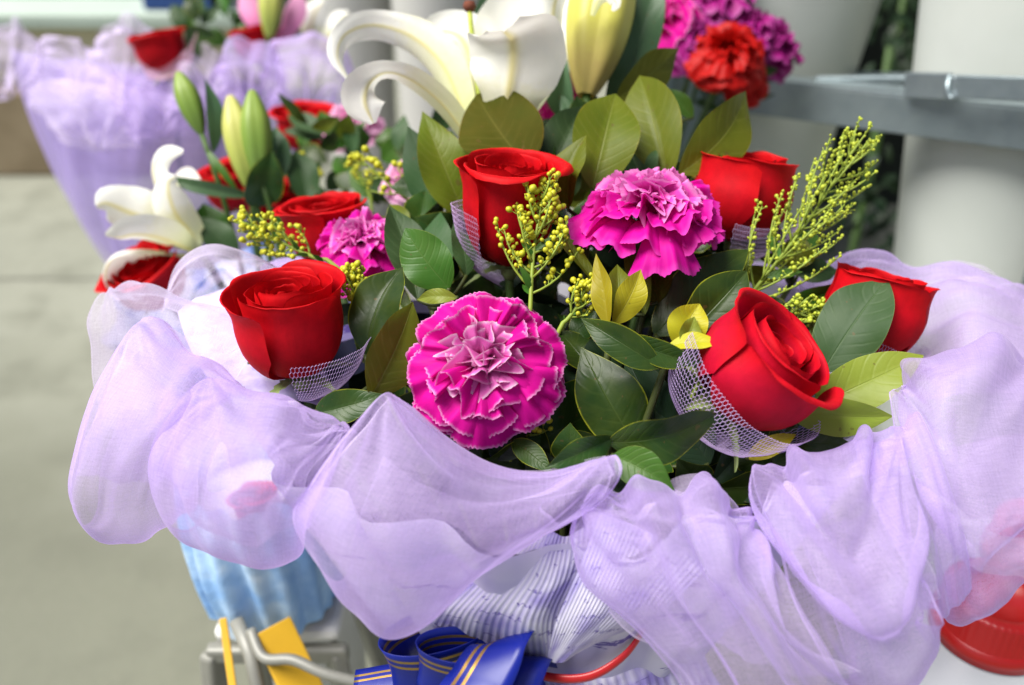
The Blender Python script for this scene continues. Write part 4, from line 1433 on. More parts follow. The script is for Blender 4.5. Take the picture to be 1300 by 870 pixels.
# ---- yellow bud sprigs
GB = 'yellow bud sprigs'
bud_sprig('upright yellow bud sprig in front of the tall red rose', (672, 405, .43), (694, 238, .452), 22, .44, .0016, 3, n_bud=15, leaves=7)
bud_sprig('yellow bud sprig reaching over the left organza above the rose', (415, 330, .50), (305, 282, .505), 16, .40, .0016, 4, n_bud=12)
bud_sprig('long feathery lime bud sprig rising beside the white bucket', (930, 405, .475), (1084, 180, .50), 44, .36, .0011, 6, 'bud_green', n_bud=18, upright=1.0, leaves=3, low=.08)
bud_sprig('short yellow bud sprig right of the front carnation', (715, 410, .432), (752, 362, .435), 13, .6, .0015, 7, n_bud=9)
bud_sprig('yellow bud cluster under the left pink carnation', (455, 405, .45), (448, 348, .455), 14, .62, .0015, 8, n_bud=11)
bud_sprig('shaded bud sprig low right of the front carnation', (740, 500, .445), (782, 452, .45), 9, .5, .0016, 9, n_bud=7)
bud_sprig('shaded bud cluster at the lower edge of the front carnation', (660, 560, .425), (696, 520, .425), 8, .55, .0016, 10, n_bud=7)
bud_sprig('soft yellow bud sprig left of the olive upright leaves', (530, 260, .58), (455, 205, .585), 8, .4, .0022, 11, n_bud=6)
bud_sprig('lime bud cluster above the large half-open rose', (960, 410, .475), (1040, 390, .47), 18, .55, .0011, 12, 'bud_green', n_bud=12)

# ---- large lily, its bud, strap leaves
LR = BIND + Vector((0.0, 0.03, 0.05))
lb = P(618, 215, .555)
lily = thing('lily', 'large white lily trumpet with curled back petals at the top of the near bouquet', 'lily', tuple(LR))
tube('stem', bez(LR, P(640, 330, .58), lb, 12), 0.0032, M['stem'], lily)


def pl(*pts):
    return [P(*p) for p in pts]


s_ = .56 / F
back = (lambda r, u, t_: aimv(r, u, t_))
tepal(lily, pl((618, 215, .553), (640, 165, .540), (646, 120, .528), (652, 78, .522), (650, 48, .518), (640, 38, .505)), [x * s_ for x in (6, 20, 38, 54, 62, 54, 22)], back(0, -.1, 1), .36, seed=1, rib=.12, frill=.18)
tepal(lily, pl((616, 215, .555), (592, 172, .553), (560, 130, .548), (522, 101, .542), (490, 92, .536), (468, 106, .53), (463, 130, .528), (474, 157, .53)), [x * s_ for x in (6, 17, 23, 23, 20, 18, 24, 29, 24, 4)], back(-.5, -.8, .5), .16, face=[0, 0, 0, .05, .15, .5, .85, .9], seed=2, rib=.10, frill=.10)
tepal(lily, pl((614, 213, .56), (588, 140, .565), (562, 82, .575), (522, 46, .585), (474, 32, .59), (438, 44, .585), (428, 72, .58), (442, 102, .578)), [x * s_ for x in (6, 22, 30, 29, 23, 19, 16, 11, 3)], back(-.6, -.5, .55), .22, face=[0, .1, .2, .2, .2, .2, .3, .3], frill=.26, seed=3)
tepal(lily, pl((622, 213, .555), (665, 150, .552), (688, 100, .55), (700, 50, .55), (704, 5, .555), (720, -30, .55)), [x * s_ for x in (6, 18, 32, 40, 38, 28, 4)], back(.75, 0, .6), .40, frill=.24, seed=4)
tepal(lily, pl((620, 212, .56), (650, 140, .585), (660, 80, .605), (672, 30, .62), (690, -20, .63), (715, -50, .62)), [x * s_ for x in (6, 30, 60, 72, 60, 40, 4)], back(.2, .3, -1), .35, seed=5)
tepal(lily, pl((618, 212, .562), (610, 130, .59), (600, 80, .605), (585, 48, .61), (560, 40, .61), (545, 52, .60)), [x * s_ for x in (6, 30, 50, 50, 40, 24, 4)], back(-.3, .3, -1), .35, seed=6)
sk = tube('stigma_stalk', bez(P(616, 190, .558), P(604, 100, .57), P(596, 12, .57)), 0.0016, M['filament'], lily)
v, f = lathe_data([(0, -.004), (.003, -.003), (.0042, 0), (.003, .003), (0, .0035)], 14, tuple(P(596, 8, .57)))
build('stigma', v, f, M['anther'], sk)
lbud_mat = petal_mat('lily_bud', (0.52, 0.50, 0.10), (0.60, 0.57, 0.14), (0.64, 0.60, 0.2), (0.40, 0.30, 0.10), 0.4, 0.2, 0.35, 0.97, 20, .1)
lbd = thing('lily_bud', 'fat yellow green lily bud standing beside the large white lily', 'lily bud', tuple(LR + Vector((.01, 0, 0))))
tube('stem', bez(LR + Vector((.01, 0, 0)), P(740, 300, .60), P(745, 118, .585), 12), 0.0028, M['stem'], lbd)
lobed_bud(lbd, P(744, 122, .585), P(778, -75, .60), 47 * .585 / F, lbud_mat, 'bud', 3, 48, 30, .16)
tepal(lbd, pl((752, 20, .560), (760, 0, .558), (772, -6, .556), (782, 4, .555), (778, 14, .556)), [x * s_ for x in (3, 7, 8, 7, 2)], back(0, .3, 1), .2, 'lily', 9, 8, 12, name='tepal_tip')
for i, (b, t2, wd, rl) in enumerate([((772, 145, .60), (835, -40, .62), 52, 10), ((722, 158, .60), (698, 40, .60), 40, -15), ((600, 80, .64), (640, -40, .64), 50, 10), ((735, 170, .59), (712, 120, .59), 20, 0), ((760, 140, .60), (738, 118, .60), 20, 0)]):
    leaf_px(lbd, b, t2, wd, 'leaf_strap', rl, p=.9, q=.6, fold=.2, name='strap_leaf')
place_carn('carn_far', 'deep magenta carnation half hidden right behind the large white lily', (702, 112, .64), (0, .6, .8), .030, .4, 21, lambda a, b, c: 'carn', None, nu=20, nv=8)
place_carn('carn_far', 'deep magenta carnation showing between the lily bud and white lily at the top', (718, 14, .68), (0, .6, .8), .024, 1.4, 21, lambda a, b, c: 'carn', None, nu=20, nv=8)

# ------------------------------------------------------------------ blue bow and red tie
def ribbon_mat():
    m, n, l, b = new_mat('blue_satin_ribbon')
    u, v, _ = sep(n, l, uvc(n))
    g1 = mth(n, l, 'LESS_THAN', mth(n, l, 'ABSOLUTE', mth(n, l, 'SUBTRACT', u, .18)), .028)
    g2 = mth(n, l, 'LESS_THAN', mth(n, l, 'ABSOLUTE', mth(n, l, 'SUBTRACT', u, .32)), .028)
    gg = mth(n, l, 'MAXIMUM', g1, g2)
    c = mixc(n, l, gg, (0.005, 0.014, 0.21), (0.42, 0.27, 0.07))
    l.new(c, b.inputs['Base Color'])
    l.new(mth(n, l, 'MULTIPLY', gg, .8), b.inputs['Metallic'])
    b.inputs['Roughness'].default_value = 0.34
    b.inputs['Specular IOR Level'].default_value = .35
    l.new(bump(n, l, nz(n, l, 90, 2), .15, .001), b.inputs['Normal'])
    return m


M['ribbon'] = ribbon_mat()


def ribbon(name, pts, width, mat, parent, wdir, nv=40, nu=6, cup=0.06):
    """flat band along pts; wdir = direction across the band (list per point or one)"""
    pts = [p if isinstance(p, Vector) else P(*p) for p in pts]

    def fn(u, v):
        c = Vector(cr(pts, v))
        tg = (Vector(cr(pts, min(v + .02, 1))) - Vector(cr(pts, max(v - .02, 0)))).normalized()
        wd = Vector(cr(wdir, v)) if isinstance(wdir, list) else wdir
        wd = (wd - tg * wd.dot(tg)).normalized()
        n = tg.cross(wd)
        s = u - .5
        return c + wd * (s * width) + n * (cup * width * (1 - 4 * s * s))
    o = grid_obj(name, fn, nu, nv, mat, parent)
    sm = o.modifiers.new('thick', 'SOLIDIFY')
    sm.thickness = 0.0004
    return o


bow = thing('ribbon_bow', 'royal blue satin bow with gold stripes tied under the near bouquet', 'bow', tuple(P(610, 860, .40)))
UPV = CU * 1.0
DN = Vector((0, 0, -1))


def ring(c, rx, ry, yaw, a0_=0.0, a1_=1.0, n=24, tilt=0.0):
    """a bow loop: an open ring of ribbon lying round an upright axis"""
    out = []
    for k in range(n + 1):
        a = 2 * math.pi * (a0_ + (a1_ - a0_) * k / n)
        x, y = rx * math.cos(a), ry * math.sin(a)
        out.append(c + Vector((x * math.cos(yaw) - y * math.sin(yaw), x * math.sin(yaw) + y * math.cos(yaw), tilt * x)))
    return out


ribbon('bow_loop', ring(P(566, 828, .405), .027, .013, .25, -.02, .98, tilt=.1), .030, M['ribbon'], bow, DN + CR * .15, 60)
ribbon('bow_loop', ring(P(590, 846, .388), .021, .010, -.05, .02, 1.02, tilt=-.05), .026, M['ribbon'], bow, DN - CR * .05, 60)
ribbon('bow_loop', [(672, 850, .402), (655, 815, .385), (636, 822, .374), (612, 860, .366), (590, 900, .362), (580, 940, .37)], .026, M['ribbon'], bow, CR * .9 + CU * .35, 60)
ribbon('bow_loop', [(676, 850, .400), (668, 838, .384), (655, 860, .374), (645, 905, .370), (650, 950, .38)], .022, M['ribbon'], bow, CR * 1.0, 40)
ribbon('bow_tail', [(640, 885, .40), (580, 872, .402), (520, 866, .407), (450, 876, .412)], .018, M['ribbon'], bow, -(CU * .7 + CF * .6), 30)
v, f = lathe_data([(0, -.012), (.010, -.010), (.014, 0), (.010, .010), (0, .012)], 16, tuple(P(660, 885, .405)), lambda th, k: 1 + .12 * math.sin(3 * th))
build('knot', v, f, plain('blue_knot', (0.012, 0.035, 0.42), .3, .6, 60, .3), bow)
M['red'] = plain('red_cord', (0.50, 0.012, 0.015), .35, .5, 90, .4)
rt = thing('red_tie', 'thin shiny red cord looped below the wrapping paper flaps', 'cord', tuple(P(720, 860, .395)))
ribbon('cord', [(630, 830, .405), (665, 850, .396), (710, 861, .389), (750, 858, .386), (785, 838, .387), (808, 812, .393), (830, 770, .41)], .0042, M['red'], rt, CU * .9 - CF * .3, 50, 4, .25)

# support of the near bouquet (below the picture): a plain bucket standing on the ground
sb = thing('holding_bucket', 'plain grey bucket that the near bouquet stands in', 'bucket', (BIND.x, BIND.y, 0))
bz = BIND.z - .09
v, f = lathe_data([(0, 0), (.085, 0), (.105, bz), (.102, bz), (.083, .01), (0, .01)], 48, (BIND.x, BIND.y, 0))
build('body', v, f, M['bucket_grey'], sb)
v, f = lathe_data([(0, bz - .3), (.028, bz - .3), (.03, bz - .02), (.036, BIND.z + .01), (.02, BIND.z + .01)], 24, (BIND.x, BIND.y, 0))
build('paper_handle', v, f, M['bucket_grey'], wp)

# ------------------------------------------------------------------ pale blue wrapped pot on a folding stool, lower left
def cloth_mat():
    m, n, l, b = new_mat('pale_blue_wrap')
    tc = n.new('ShaderNodeTexCoord')
    a = nz(n, l, 22, 3, .55)
    c = ramp(n, l, a, [(.35, (.16, .33, .68)), (.5, (.26, .46, .78)), (.62, (.42, .60, .84)), (.72, (.72, .82, .92))])
    l.new(c, b.inputs['Base Color'])
    b.inputs['Roughness'].default_value = .5
    l.new(bump(n, l, nz(n, l, 60, 3), .4, .004), b.inputs['Normal'])
    return m


pot = P(345, 715, .62)
pt = thing('wrapped_pot', 'pale blue crumpled wrapping round a pot on the folding stool', 'pot', tuple(P(345, 790, .62)))
PB = P(350, 750, .66)


def potfn(u, v):
    th = 2 * math.pi * u
    r = (.045 + .006 * math.sin(v * 2.6)) * (1 + .05 * math.sin(th * 9 + v * 2) + .09 * sn(math.cos(th) * 2, math.sin(th) * 2, v * 1.5) + .05 * math.sin(th * 17 + 3 * v))
    z = -.002 + .115 * v + .006 * sn(math.cos(th) * 2.5, math.sin(th) * 2.5, 5) * (1 - v)
    return PB + Vector((r * math.cos(th), r * math.sin(th), z))


grid_obj('wrap', potfn, 120, 30, cloth_mat(), pt)
v, f = lathe_data([(0, 0), (.040, 0), (.044, .09), (.04, .09), (0, .085)], 32, (PB.x, PB.y, PB.z - .004))
build('pot_body', v, f, M['bucket'], pt)
# a few red blooms of that pot show through the sheer cloth
place_rose('rose_s', 'red rose of the blue wrapped pot seen through sheer organza', (326, 640, .60), (-.1, .9, .3), .015, .3, 91, 1.0, group=None, root=PB + Vector((0, 0, .05)))

st = thing('folding_stool', 'grey metal folding stool with yellow panels under the blue pot', 'stool', (PB.x, PB.y, 0))
M['yellow'] = plain('yellow_panel', (0.62, 0.36, 0.02), .45, .4, 14, .4)
M['alu'] = plain('dull_aluminium', (0.24, 0.24, 0.21), .45, .5, 25, .5, (.16, .16, .14), 0.1, .1)
M['pad'] = plain('white_seat_pad', (0.72, 0.72, 0.70), .6, .3, 20, .3)
sz = PB.z - .012
boxes('seat', [((PB.x + .006, PB.y + .012, sz), .088, .09, .012)], M['pad'], st, .005)
boxes('seat_rail', [((PB.x + .006, PB.y - .034, sz - .014), .100, .010, .014)], M['alu'], st, .003)
for q, (dx, lean) in enumerate(((-.040, -.03), (.045, .05))):
    a_, b_ = Vector((PB.x + dx, PB.y - .03, sz - .014)), Vector((PB.x + dx + lean, PB.y - .10, 0.0))
    bar('leg', b_, a_, .022, .012, M['alu'], st)
    a2_, b2_ = Vector((PB.x + dx, PB.y + .05, sz - .014)), Vector((PB.x + dx + lean, PB.y + .13, 0.0))
    bar('leg', b2_, a2_, .022, .012, M['alu'], st)
bar('yellow_slat', P(345, 795, .595), P(395, 900, .585), .004, .026, M['yellow'], st)
bar('edge_strip', P(283, 785, .60), P(300, 905, .58), .003, .005, M['yellow'], st)
tube('curved_arm', [Vector(cr(pl((318, 800, .59), (335, 835, .58), (372, 838, .575), (415, 856, .57), (480, 872, .57)), k / 24)) for k in range(25)], .0036, M['alu'], st, 8)
tube('side_tube', [P(300, 788, .60), P(318, 830, .59), P(335, 905, .58)], .0048, M['alu'], st, 10)

# ------------------------------------------------------------------ white jug with red cap, lower right
M['redcap'] = plain('red_plastic', (0.50, 0.008, 0.006), .35, .5, 30, .25)
M['jug'] = plain('white_jug_plastic', (0.72, 0.76, 0.76), .35, .5, 8, .2, tl=.1)


def jug(label, c, rcap, rb, hb, group='white bottles with red caps'):
    t = thing('plastic_jug', label, 'jug', (c.x, c.y, c.z - hb), group)
    zz = -rcap * 1.0
    v, f = lathe_data([(0, -hb), (rb * .96, -hb), (rb, -hb + .01), (rb, zz - rb * .55), (rb * .92, zz - rb * .28), (rb * .72, zz - rb * .10), (rcap * .92, zz), (rcap * .9, zz + .004), (0, zz + .004)], 56, tuple(c))
    build('body', v, f, M['jug'], t)
    v, f = lathe_data([(rcap * .98, zz + .001), (rcap * 1.06, zz + .001), (rcap * 1.06, zz + rcap * .30), (rcap * .99, zz + rcap * .34), (rcap * .97, zz + rcap * .36), (rcap * .97, -rcap * .07), (rcap * .90, 0), (rcap * .72, .0), (rcap * .68, -rcap * .04), (rcap * .66, -rcap * .25), (0, -rcap * .25)], 192, tuple(c), lambda th, q: 1 + (.012 * math.cos(th * 48) if .45 < q < .55 else 0))
    build('cap', v, f, M['redcap'], t)
    return t


jc = P(1272, 752, .50)
jug('white plastic jug with a red screw cap in front of the rack', jc, .030, .075, jc.z - .02)
jc2 = P(1330, 668, .56)
jug('second white jug whose red cap shows through the organza tail', jc2, .030, .070, jc2.z - .02)
boxes('kerb_block', [((jc.x + .03, jc.y + .05, .01), .3, .3, .02)], M['stone']).__setitem__('kind', 'structure')

# ------------------------------------------------------------------ middle bouquet (behind, left): white lily, buds, roses
MB = P(330, 420, .72)
MB = Vector((MB.x, MB.y, MB.z - .10))
mp = thing('paper_wrap', 'blue and white printed paper cone of the bouquet with the small white lily', 'wrapping paper', tuple(MB))


def cone2(u, v):
    th = 2 * math.pi * u
    r = .025 + .085 * v
    return MB + Vector((r * math.cos(th) * (1 + .05 * math.sin(th * 13)), r * math.sin(th), .125 * v + .012 * math.sin(th * 5) * v))


def bluewhite():
    m, n, l, b = new_mat('blue_white_paper')
    a = nz(n, l, 35, 3, .55)
    c = ramp(n, l, a, [(.42, (.72, .74, .84)), (.52, (.45, .52, .80)), (.6, (.12, .22, .62))])
    l.new(c, b.inputs['Base Color'])
    return m


grid_obj('cone_sheet', cone2, 90, 10, bluewhite(), mp)
v, f = lathe_data([(.0, 0), (.05, 0), (.055, MB.z - .02), (.026, MB.z + .004), (.0, MB.z + .004)], 32, (MB.x, MB.y, 0))
build('paper_foot', v, f, M['pad'], mp)
l2 = thing('lily', 'smaller white lily with curled petals at the left over a dark red rose', 'lily', tuple(MB))
tube('stem', bez(MB, P(285, 340, .70), P(252, 322, .69), 10), .003, M['stem'], l2)
s2 = .69 / F
b2 = (252, 322, .69)
for k, (pts, wd, od) in enumerate([
    ([b2, (235, 285, .68), (212, 258, .675), (196, 228, .675), (198, 205, .67), (212, 194, .665), (232, 192, .66)], (4, 16, 24, 24, 18, 10, 2), (-.5, .2, .6)),
    ([b2, (225, 300, .675), (190, 280, .665), (160, 268, .66), (135, 258, .655), (122, 262, .655)], (4, 14, 24, 24, 16, 3), (-.3, .3, .9)),
    ([b2, (225, 322, .67), (185, 318, .66), (150, 322, .655), (134, 345, .655), (140, 372, .66)], (4, 16, 24, 20, 14, 3), (-.4, .3, .8)),
    ([b2, (248, 290, .70), (236, 258, .71), (228, 238, .715), (240, 228, .71), (258, 242, .70)], (4, 16, 22, 18, 12, 3), (.3, .6, -.4)),
    ([b2, (225, 310, .66), (196, 300, .64), (170, 298, .632), (150, 302, .63), (135, 300, .632)], (4, 16, 22, 20, 14, 3), (0, -.3, 1)),
    ([b2, (245, 300, .67), (225, 275, .655), (215, 250, .65), (214, 232, .65), (222, 225, .65)], (4, 14, 18, 16, 10, 3), (.4, .1, 1))]):
    tepal(l2, pl(*pts), [x * 1.3 * s2 for x in wd], back(*od), .4, 'lily', k, 12, 20)
gbud = petal_mat('green_lily_bud', (0.16, 0.26, 0.04), (0.24, 0.34, 0.06), (0.28, 0.36, 0.08), (0.12, 0.2, 0.04), .4, .15, .35, .97, 20, .1)
ybud = petal_mat('pale_lily_bud', (0.42, 0.46, 0.10), (0.55, 0.54, 0.16), (0.6, 0.5, 0.2), (0.25, 0.32, 0.06), .4, .15, .35, .97, 20, .1)
for lab, bs, tp, rd, mt in (('slim green lily bud leaning left over the smaller white lily', (256, 170, .70), (226, 92, .70), 17, gbud),
                            ('pale yellow lily bud standing beside a green one', (318, 240, .69), (292, 122, .69), 21, ybud),
                            ('plump green pointed lily bud beside the pale yellow one', (332, 232, .685), (320, 115, .685), 21, gbud)):
    q = thing('lily_bud', lab, 'lily bud', tuple(MB))
    tube('stem', bez(MB, P(bs[0] + 50, bs[1] + 130, .70), P(*bs), 10), .0022, M['stem'], q)
    lobed_bud(q, P(*bs), P(*tp), rd * .69 / F, mt, 'bud', 3, 28, 18, .14)
q = thing('leaf_sprig', 'long narrow green lily leaves around the green buds', 'foliage', tuple(MB), None)
tube('stem', bez(MB, P(330, 330, .70), P(318, 240, .695), 10), .0026, M['stem'], q)
for b, t2, wd, rl, mt in (((270, 195, .70), (264, 98, .70), 24, 30, 'leaf_strap'), ((325, 250, .69), (198, 222, .67), 18, 10, 'leaf_strap'), ((318, 262, .69), (345, 190, .68), 50, 20, 'leaf_dark'),
                          ((350, 240, .70), (350, 160, .71), 34, 0, 'leaf_strap'), ((275, 310, .69), (258, 258, .69), 46, 0, 'leaf_green'), ((300, 330, .68), (255, 275, .68), 40, 0, 'leaf_dull'),
                          ((345, 300, .69), (395, 252, .69), 34, 0, 'leaf_green'), ((390, 260, .70), (375, 190, .72), 40, 10, 'leaf_dull'), ((262, 190, .70), (306, 250, .70), 10, 0, 'leaf_green')):
    leaf_px(q, b, t2, wd, mt, rl, nu=8, nv=14, name='strap_leaf' if mt == 'leaf_strap' else 'leaf')
GM = 'red roses of the middle bouquet'
for lab, px, am, sz_, sp_ in (('dark red rose under the smaller white lily', (188, 352, .67), (-.3, .6, .6), .026, .3),
                              ('red rose behind the long narrow lily leaf', (298, 232, .76), (-.2, .8, .5), .026, 1.1),
                              ('red rose under the green lily buds beside the yellow sprig', (355, 262, .73), (.1, .8, .5), .024, 2.0),
                              ('red rose in pink tulle right of the green lily buds', (388, 158, .90), (0, .85, .45), .028, .6)):
    place_rose('rose_s', lab, px, am, sz_, sp_, 91, 1.0, group=GM, root=MB)
mk = thing('leaf_sprig', 'mixed blurred greenery between the lily buds and white lily', 'foliage', tuple(MB + Vector((.05, .05, 0))))
tube('stem', bez(MB + Vector((.05, .05, 0)), P(440, 300, .76), P(440, 220, .78), 10), .0026, M['stem'], mk)
Rg = rnd(5)
for k in range(46):
    x, y = Rg.uniform(335, 560), Rg.uniform(150, 290)
    d = .74 + Rg.uniform(0, .10)
    a = Rg.uniform(0, 6.28)
    ln = Rg.uniform(30, 60)
    leaf_px(mk, (x, y, d), (x + ln * math.cos(a), y - abs(ln * math.sin(a)), d + Rg.uniform(-.02, .02)), Rg.uniform(16, 34), Rg.choice(['leaf_green', 'leaf_dark', 'leaf_dull', 'leaf_olive', 'leaf_green']), Rg.uniform(-40, 40), nu=5, nv=8)
bud_sprig('blurred yellow bud sprig among the middle greenery', (400, 250, .74), (385, 205, .74), 7, .5, .0022, 14, n_bud=5, root=MB)
bud_sprig('small yellow bud sprig beside the greenery under the lily', (470, 250, .72), (452, 205, .72), 7, .5, .0022, 15, n_bud=5, root=MB)
# pink and white petals seen through
for lab, px, sz_ in (('pale pink carnation blurred below the big lily petal', (445, 150, .85), .030), ('small pink carnation at the edge of the near bouquet', (515, 222, .66), .020)):
    place_carn('carn_pinkish', lab, px, (0, .7, .6), sz_, .5, 33, lambda a, b, c: 'pink', None, root=MB, nu=14, nv=6)

# ------------------------------------------------------------------ rear bouquet (far left) in lilac tulle
RB = P(230, 360, 1.12)
RB = Vector((RB.x, RB.y, RB.z - .05))
rt_ = thing('tulle_wrap', 'tall lilac tulle wrap of the rear bouquet gathered below', 'tulle wrap', tuple(RB))
patch('tulle_cone', [[(10, 60, 1.18), (70, 75, 1.08), (150, 80, 1.02), (240, 85, 1.0), (330, 110, 1.04), (430, 110, 1.1)],
                     [(35, 130, 1.17), (80, 140, 1.07), (150, 150, 1.0), (240, 155, .99), (320, 165, 1.03), (400, 170, 1.1)],
                     [(70, 220, 1.16), (105, 235, 1.08), (160, 240, 1.02), (235, 240, 1.01), (300, 240, 1.04), (370, 230, 1.1)],
                     [(115, 300, 1.16), (135, 310, 1.1), (175, 315, 1.06), (235, 310, 1.05), (290, 305, 1.07), (340, 300, 1.12)],
                     [(170, 380, 1.15), (185, 385, 1.12), (205, 390, 1.1), (235, 390, 1.09), (265, 385, 1.1), (290, 380, 1.13)]], M['tulle'], rt_, 90, 60, .012, 9, 1.1)
patch('tulle_cone', [[(20, 70, 1.22), (80, 85, 1.14), (150, 90, 1.08), (240, 95, 1.06), (330, 120, 1.10), (430, 120, 1.16)],
                     [(80, 220, 1.2), (115, 235, 1.12), (165, 240, 1.08), (235, 240, 1.07), (300, 240, 1.1), (360, 230, 1.16)],
                     [(175, 380, 1.18), (190, 385, 1.15), (208, 390, 1.13), (235, 390, 1.12), (262, 385, 1.13), (285, 380, 1.16)]], M['tulle'], rt_, 60, 40, .014, 7, 2.4)
v, f = lathe_data([(.0, 0), (.06, 0), (.07, RB.z - .02), (.05, RB.z + .03), (0, RB.z + .03)], 32, (RB.x, RB.y + .02, 0))
build('tulle_foot', v, f, M['tulle'], rt_)
tr_ = thing('organza_ruffle', 'pale lilac organza ruffle on top of the rear bouquet', 'organza ruffle', tuple(P(230, 120, 1.05)))
for k, (rows, mt) in enumerate([
    ([[(-30, 75, 1.12), (0, 50, 1.1), (18, 20, 1.1), (40, 45, 1.1), (52, 80, 1.1)], [(-30, 100, 1.09), (0, 85, 1.06), (22, 70, 1.05), (42, 80, 1.06), (52, 95, 1.08)], [(-30, 125, 1.1), (0, 128, 1.08), (15, 125, 1.07), (30, 110, 1.07), (48, 100, 1.08)]], 'organza_pale'),
    ([[(35, 70, 1.1), (60, 45, 1.08), (95, 40, 1.06), (120, 60, 1.06), (150, 80, 1.06)], [(40, 95, 1.08), (65, 85, 1.04), (95, 85, 1.02), (125, 95, 1.02), (150, 105, 1.04)], [(50, 110, 1.08), (75, 125, 1.05), (100, 140, 1.03), (125, 135, 1.03), (150, 125, 1.05)]], 'organza_pale'),
    ([[(110, 75, 1.06), (135, 35, 1.04), (165, 20, 1.03), (195, 40, 1.03), (215, 80, 1.04)], [(112, 100, 1.03), (138, 75, .99), (165, 65, .97), (195, 80, .98), (215, 100, 1.0)], [(115, 125, 1.03), (140, 130, .99), (165, 135, .97), (195, 130, .98), (215, 125, 1.0)]], 'organza_pale'),
    ([[(265, 110, 1.0), (285, 70, 1.0), (315, 52, 1.0), (345, 65, 1.0), (358, 100, 1.02)], [(270, 125, .97), (290, 100, .95), (315, 90, .94), (340, 95, .95), (355, 120, .98)], [(278, 145, .98), (295, 150, .96), (315, 152, .95), (338, 148, .96), (352, 138, 1.0)]], 'organza'),
    ([[(335, 90, 1.04), (355, 55, 1.04), (390, 45, 1.04), (425, 60, 1.05), (450, 90, 1.06)], [(335, 115, 1.0), (360, 95, .97), (392, 85, .97), (425, 95, .98), (450, 115, 1.0)], [(340, 140, 1.0), (365, 145, .98), (392, 142, .98), (420, 140, .99), (445, 140, 1.02)]], 'organza'),
    ([[(140, 100, 1.02), (170, 95, 1.0), (205, 105, .99), (235, 110, .99), (275, 105, 1.0)], [(142, 130, .99), (172, 135, .96), (205, 140, .95), (238, 138, .95), (275, 130, .97)], [(150, 160, 1.0), (175, 172, .98), (208, 176, .97), (240, 170, .97), (272, 155, .99)]], 'organza'),
    ([[(40, 110, 1.07), (75, 95, 1.03), (115, 100, 1.0), (150, 110, .99), (180, 130, 1.0)], [(50, 140, 1.04), (80, 140, .99), (118, 145, .96), (152, 150, .96), (178, 160, .98)], [(70, 165, 1.05), (95, 185, 1.01), (122, 195, .98), (150, 190, .98), (172, 180, 1.0)]], 'organza_pale'),
    ([[(205, 85, 1.0), (235, 60, .99), (262, 62, .99), (285, 80, .99), (300, 110, 1.0)], [(210, 110, .98), (236, 100, .95), (262, 98, .95), (282, 108, .96), (298, 125, .98)], [(218, 135, .98), (238, 140, .96), (262, 142, .96), (280, 138, .97), (294, 135, .99)]], 'organza_pale')]):
    patch('ruffle', rows, M[mt], tr_, 50, 40, .010, 5, k * 2.3 + .4, pinch=((.5, 1, 1), (0, 0, 1)))
GR = 'red roses of the rear bouquet'
for lab, px, sz_ in (('red rose wrapped in pink tulle rising from the rear lilac ruffle', (204, 62, .98), .028), ('red rose low behind the pink petals on the rear ruffle', (325, 52, 1.08), .026)):
    place_rose('rose_s', lab, px, (-.2, .9, .3), sz_, .7, 91, 1.0, group=GR, root=RB)
tk = thing('tulle_sleeve', 'pink tulle sleeve round the rose of the rear bouquet', 'tulle sleeve', tuple(P(215, 90, 1.0)))
patch('tulle_sheet', [[(178, 78, .97), (195, 88, .95), (215, 82, .95), (240, 60, .96), (250, 40, .98)], [(190, 100, .97), (205, 102, .95), (222, 98, .95), (240, 85, .96), (252, 70, .98)]], M['tulle_pink'], tk, 24, 14, .004, 4, 2)
rg = thing('leaf_sprig', 'dark green leaves behind the rear bouquet roses', 'foliage', tuple(RB))
tube('stem', bez(RB, P(290, 150, 1.12), P(290, 50, 1.15), 10), .003, M['stem'], rg)
for k in range(38):
    x, y = Rg.uniform(235, 400), Rg.uniform(-10, 60)
    d = 1.14 + Rg.uniform(0, .12)
    a = Rg.uniform(0, 6.28)
    ln = Rg.uniform(25, 50)
    leaf_px(rg, (x, y, d), (x + ln * math.cos(a), y - abs(ln * math.sin(a)), d), Rg.uniform(14, 26), Rg.choice(['leaf_green', 'leaf_dark', 'leaf_dull']), Rg.uniform(-40, 40), nu=5, nv=8)
leaf_px(rg, (243, 88, .97), (238, 35, .98), 20, 'leaf_dull', 20)
q = thing('lily_bud', 'pale yellow lily bud between pink petals at the top of the rear bouquet', 'lily bud', tuple(RB))
tube('stem', bez(RB, P(340, 120, 1.08), P(340, 45, 1.05), 10), .0022, M['stem'], q)
lobed_bud(q, P(342, 48, 1.05), P(345, -40, 1.05), 17 * 1.05 / F, ybud, 'bud', 3, 28, 18, .14)
pk = thing('lily', 'pink lily petals fanning around the pale bud of the rear bouquet', 'lily', tuple(RB))
tube('stem', bez(RB, P(330, 120, 1.1), P(345, 60, 1.08), 10), .0022, M['stem'], pk)
s3 = 1.06 / F
for k, (pts, wd) in enumerate([([(340, 60, 1.08), (325, 30, 1.07), (315, 5, 1.07), (310, -20, 1.07)], (4, 12, 15, 3)), ([(345, 60, 1.08), (365, 35, 1.07), (375, 10, 1.07), (382, -15, 1.07)], (4, 12, 15, 3)),
                               ([(400, 70, 1.1), (395, 40, 1.09), (400, 15, 1.09), (412, 0, 1.09)], (4, 14, 18, 3)), ([(405, 70, 1.1), (420, 45, 1.09), (432, 25, 1.09), (442, 15, 1.09)], (4, 12, 16, 3))]):
    tepal(pk, pl(*pts), [x * s3 for x in wd], back(0, 0, 1), .3, 'pink' if k < 2 else 'lily', k, 8, 12)

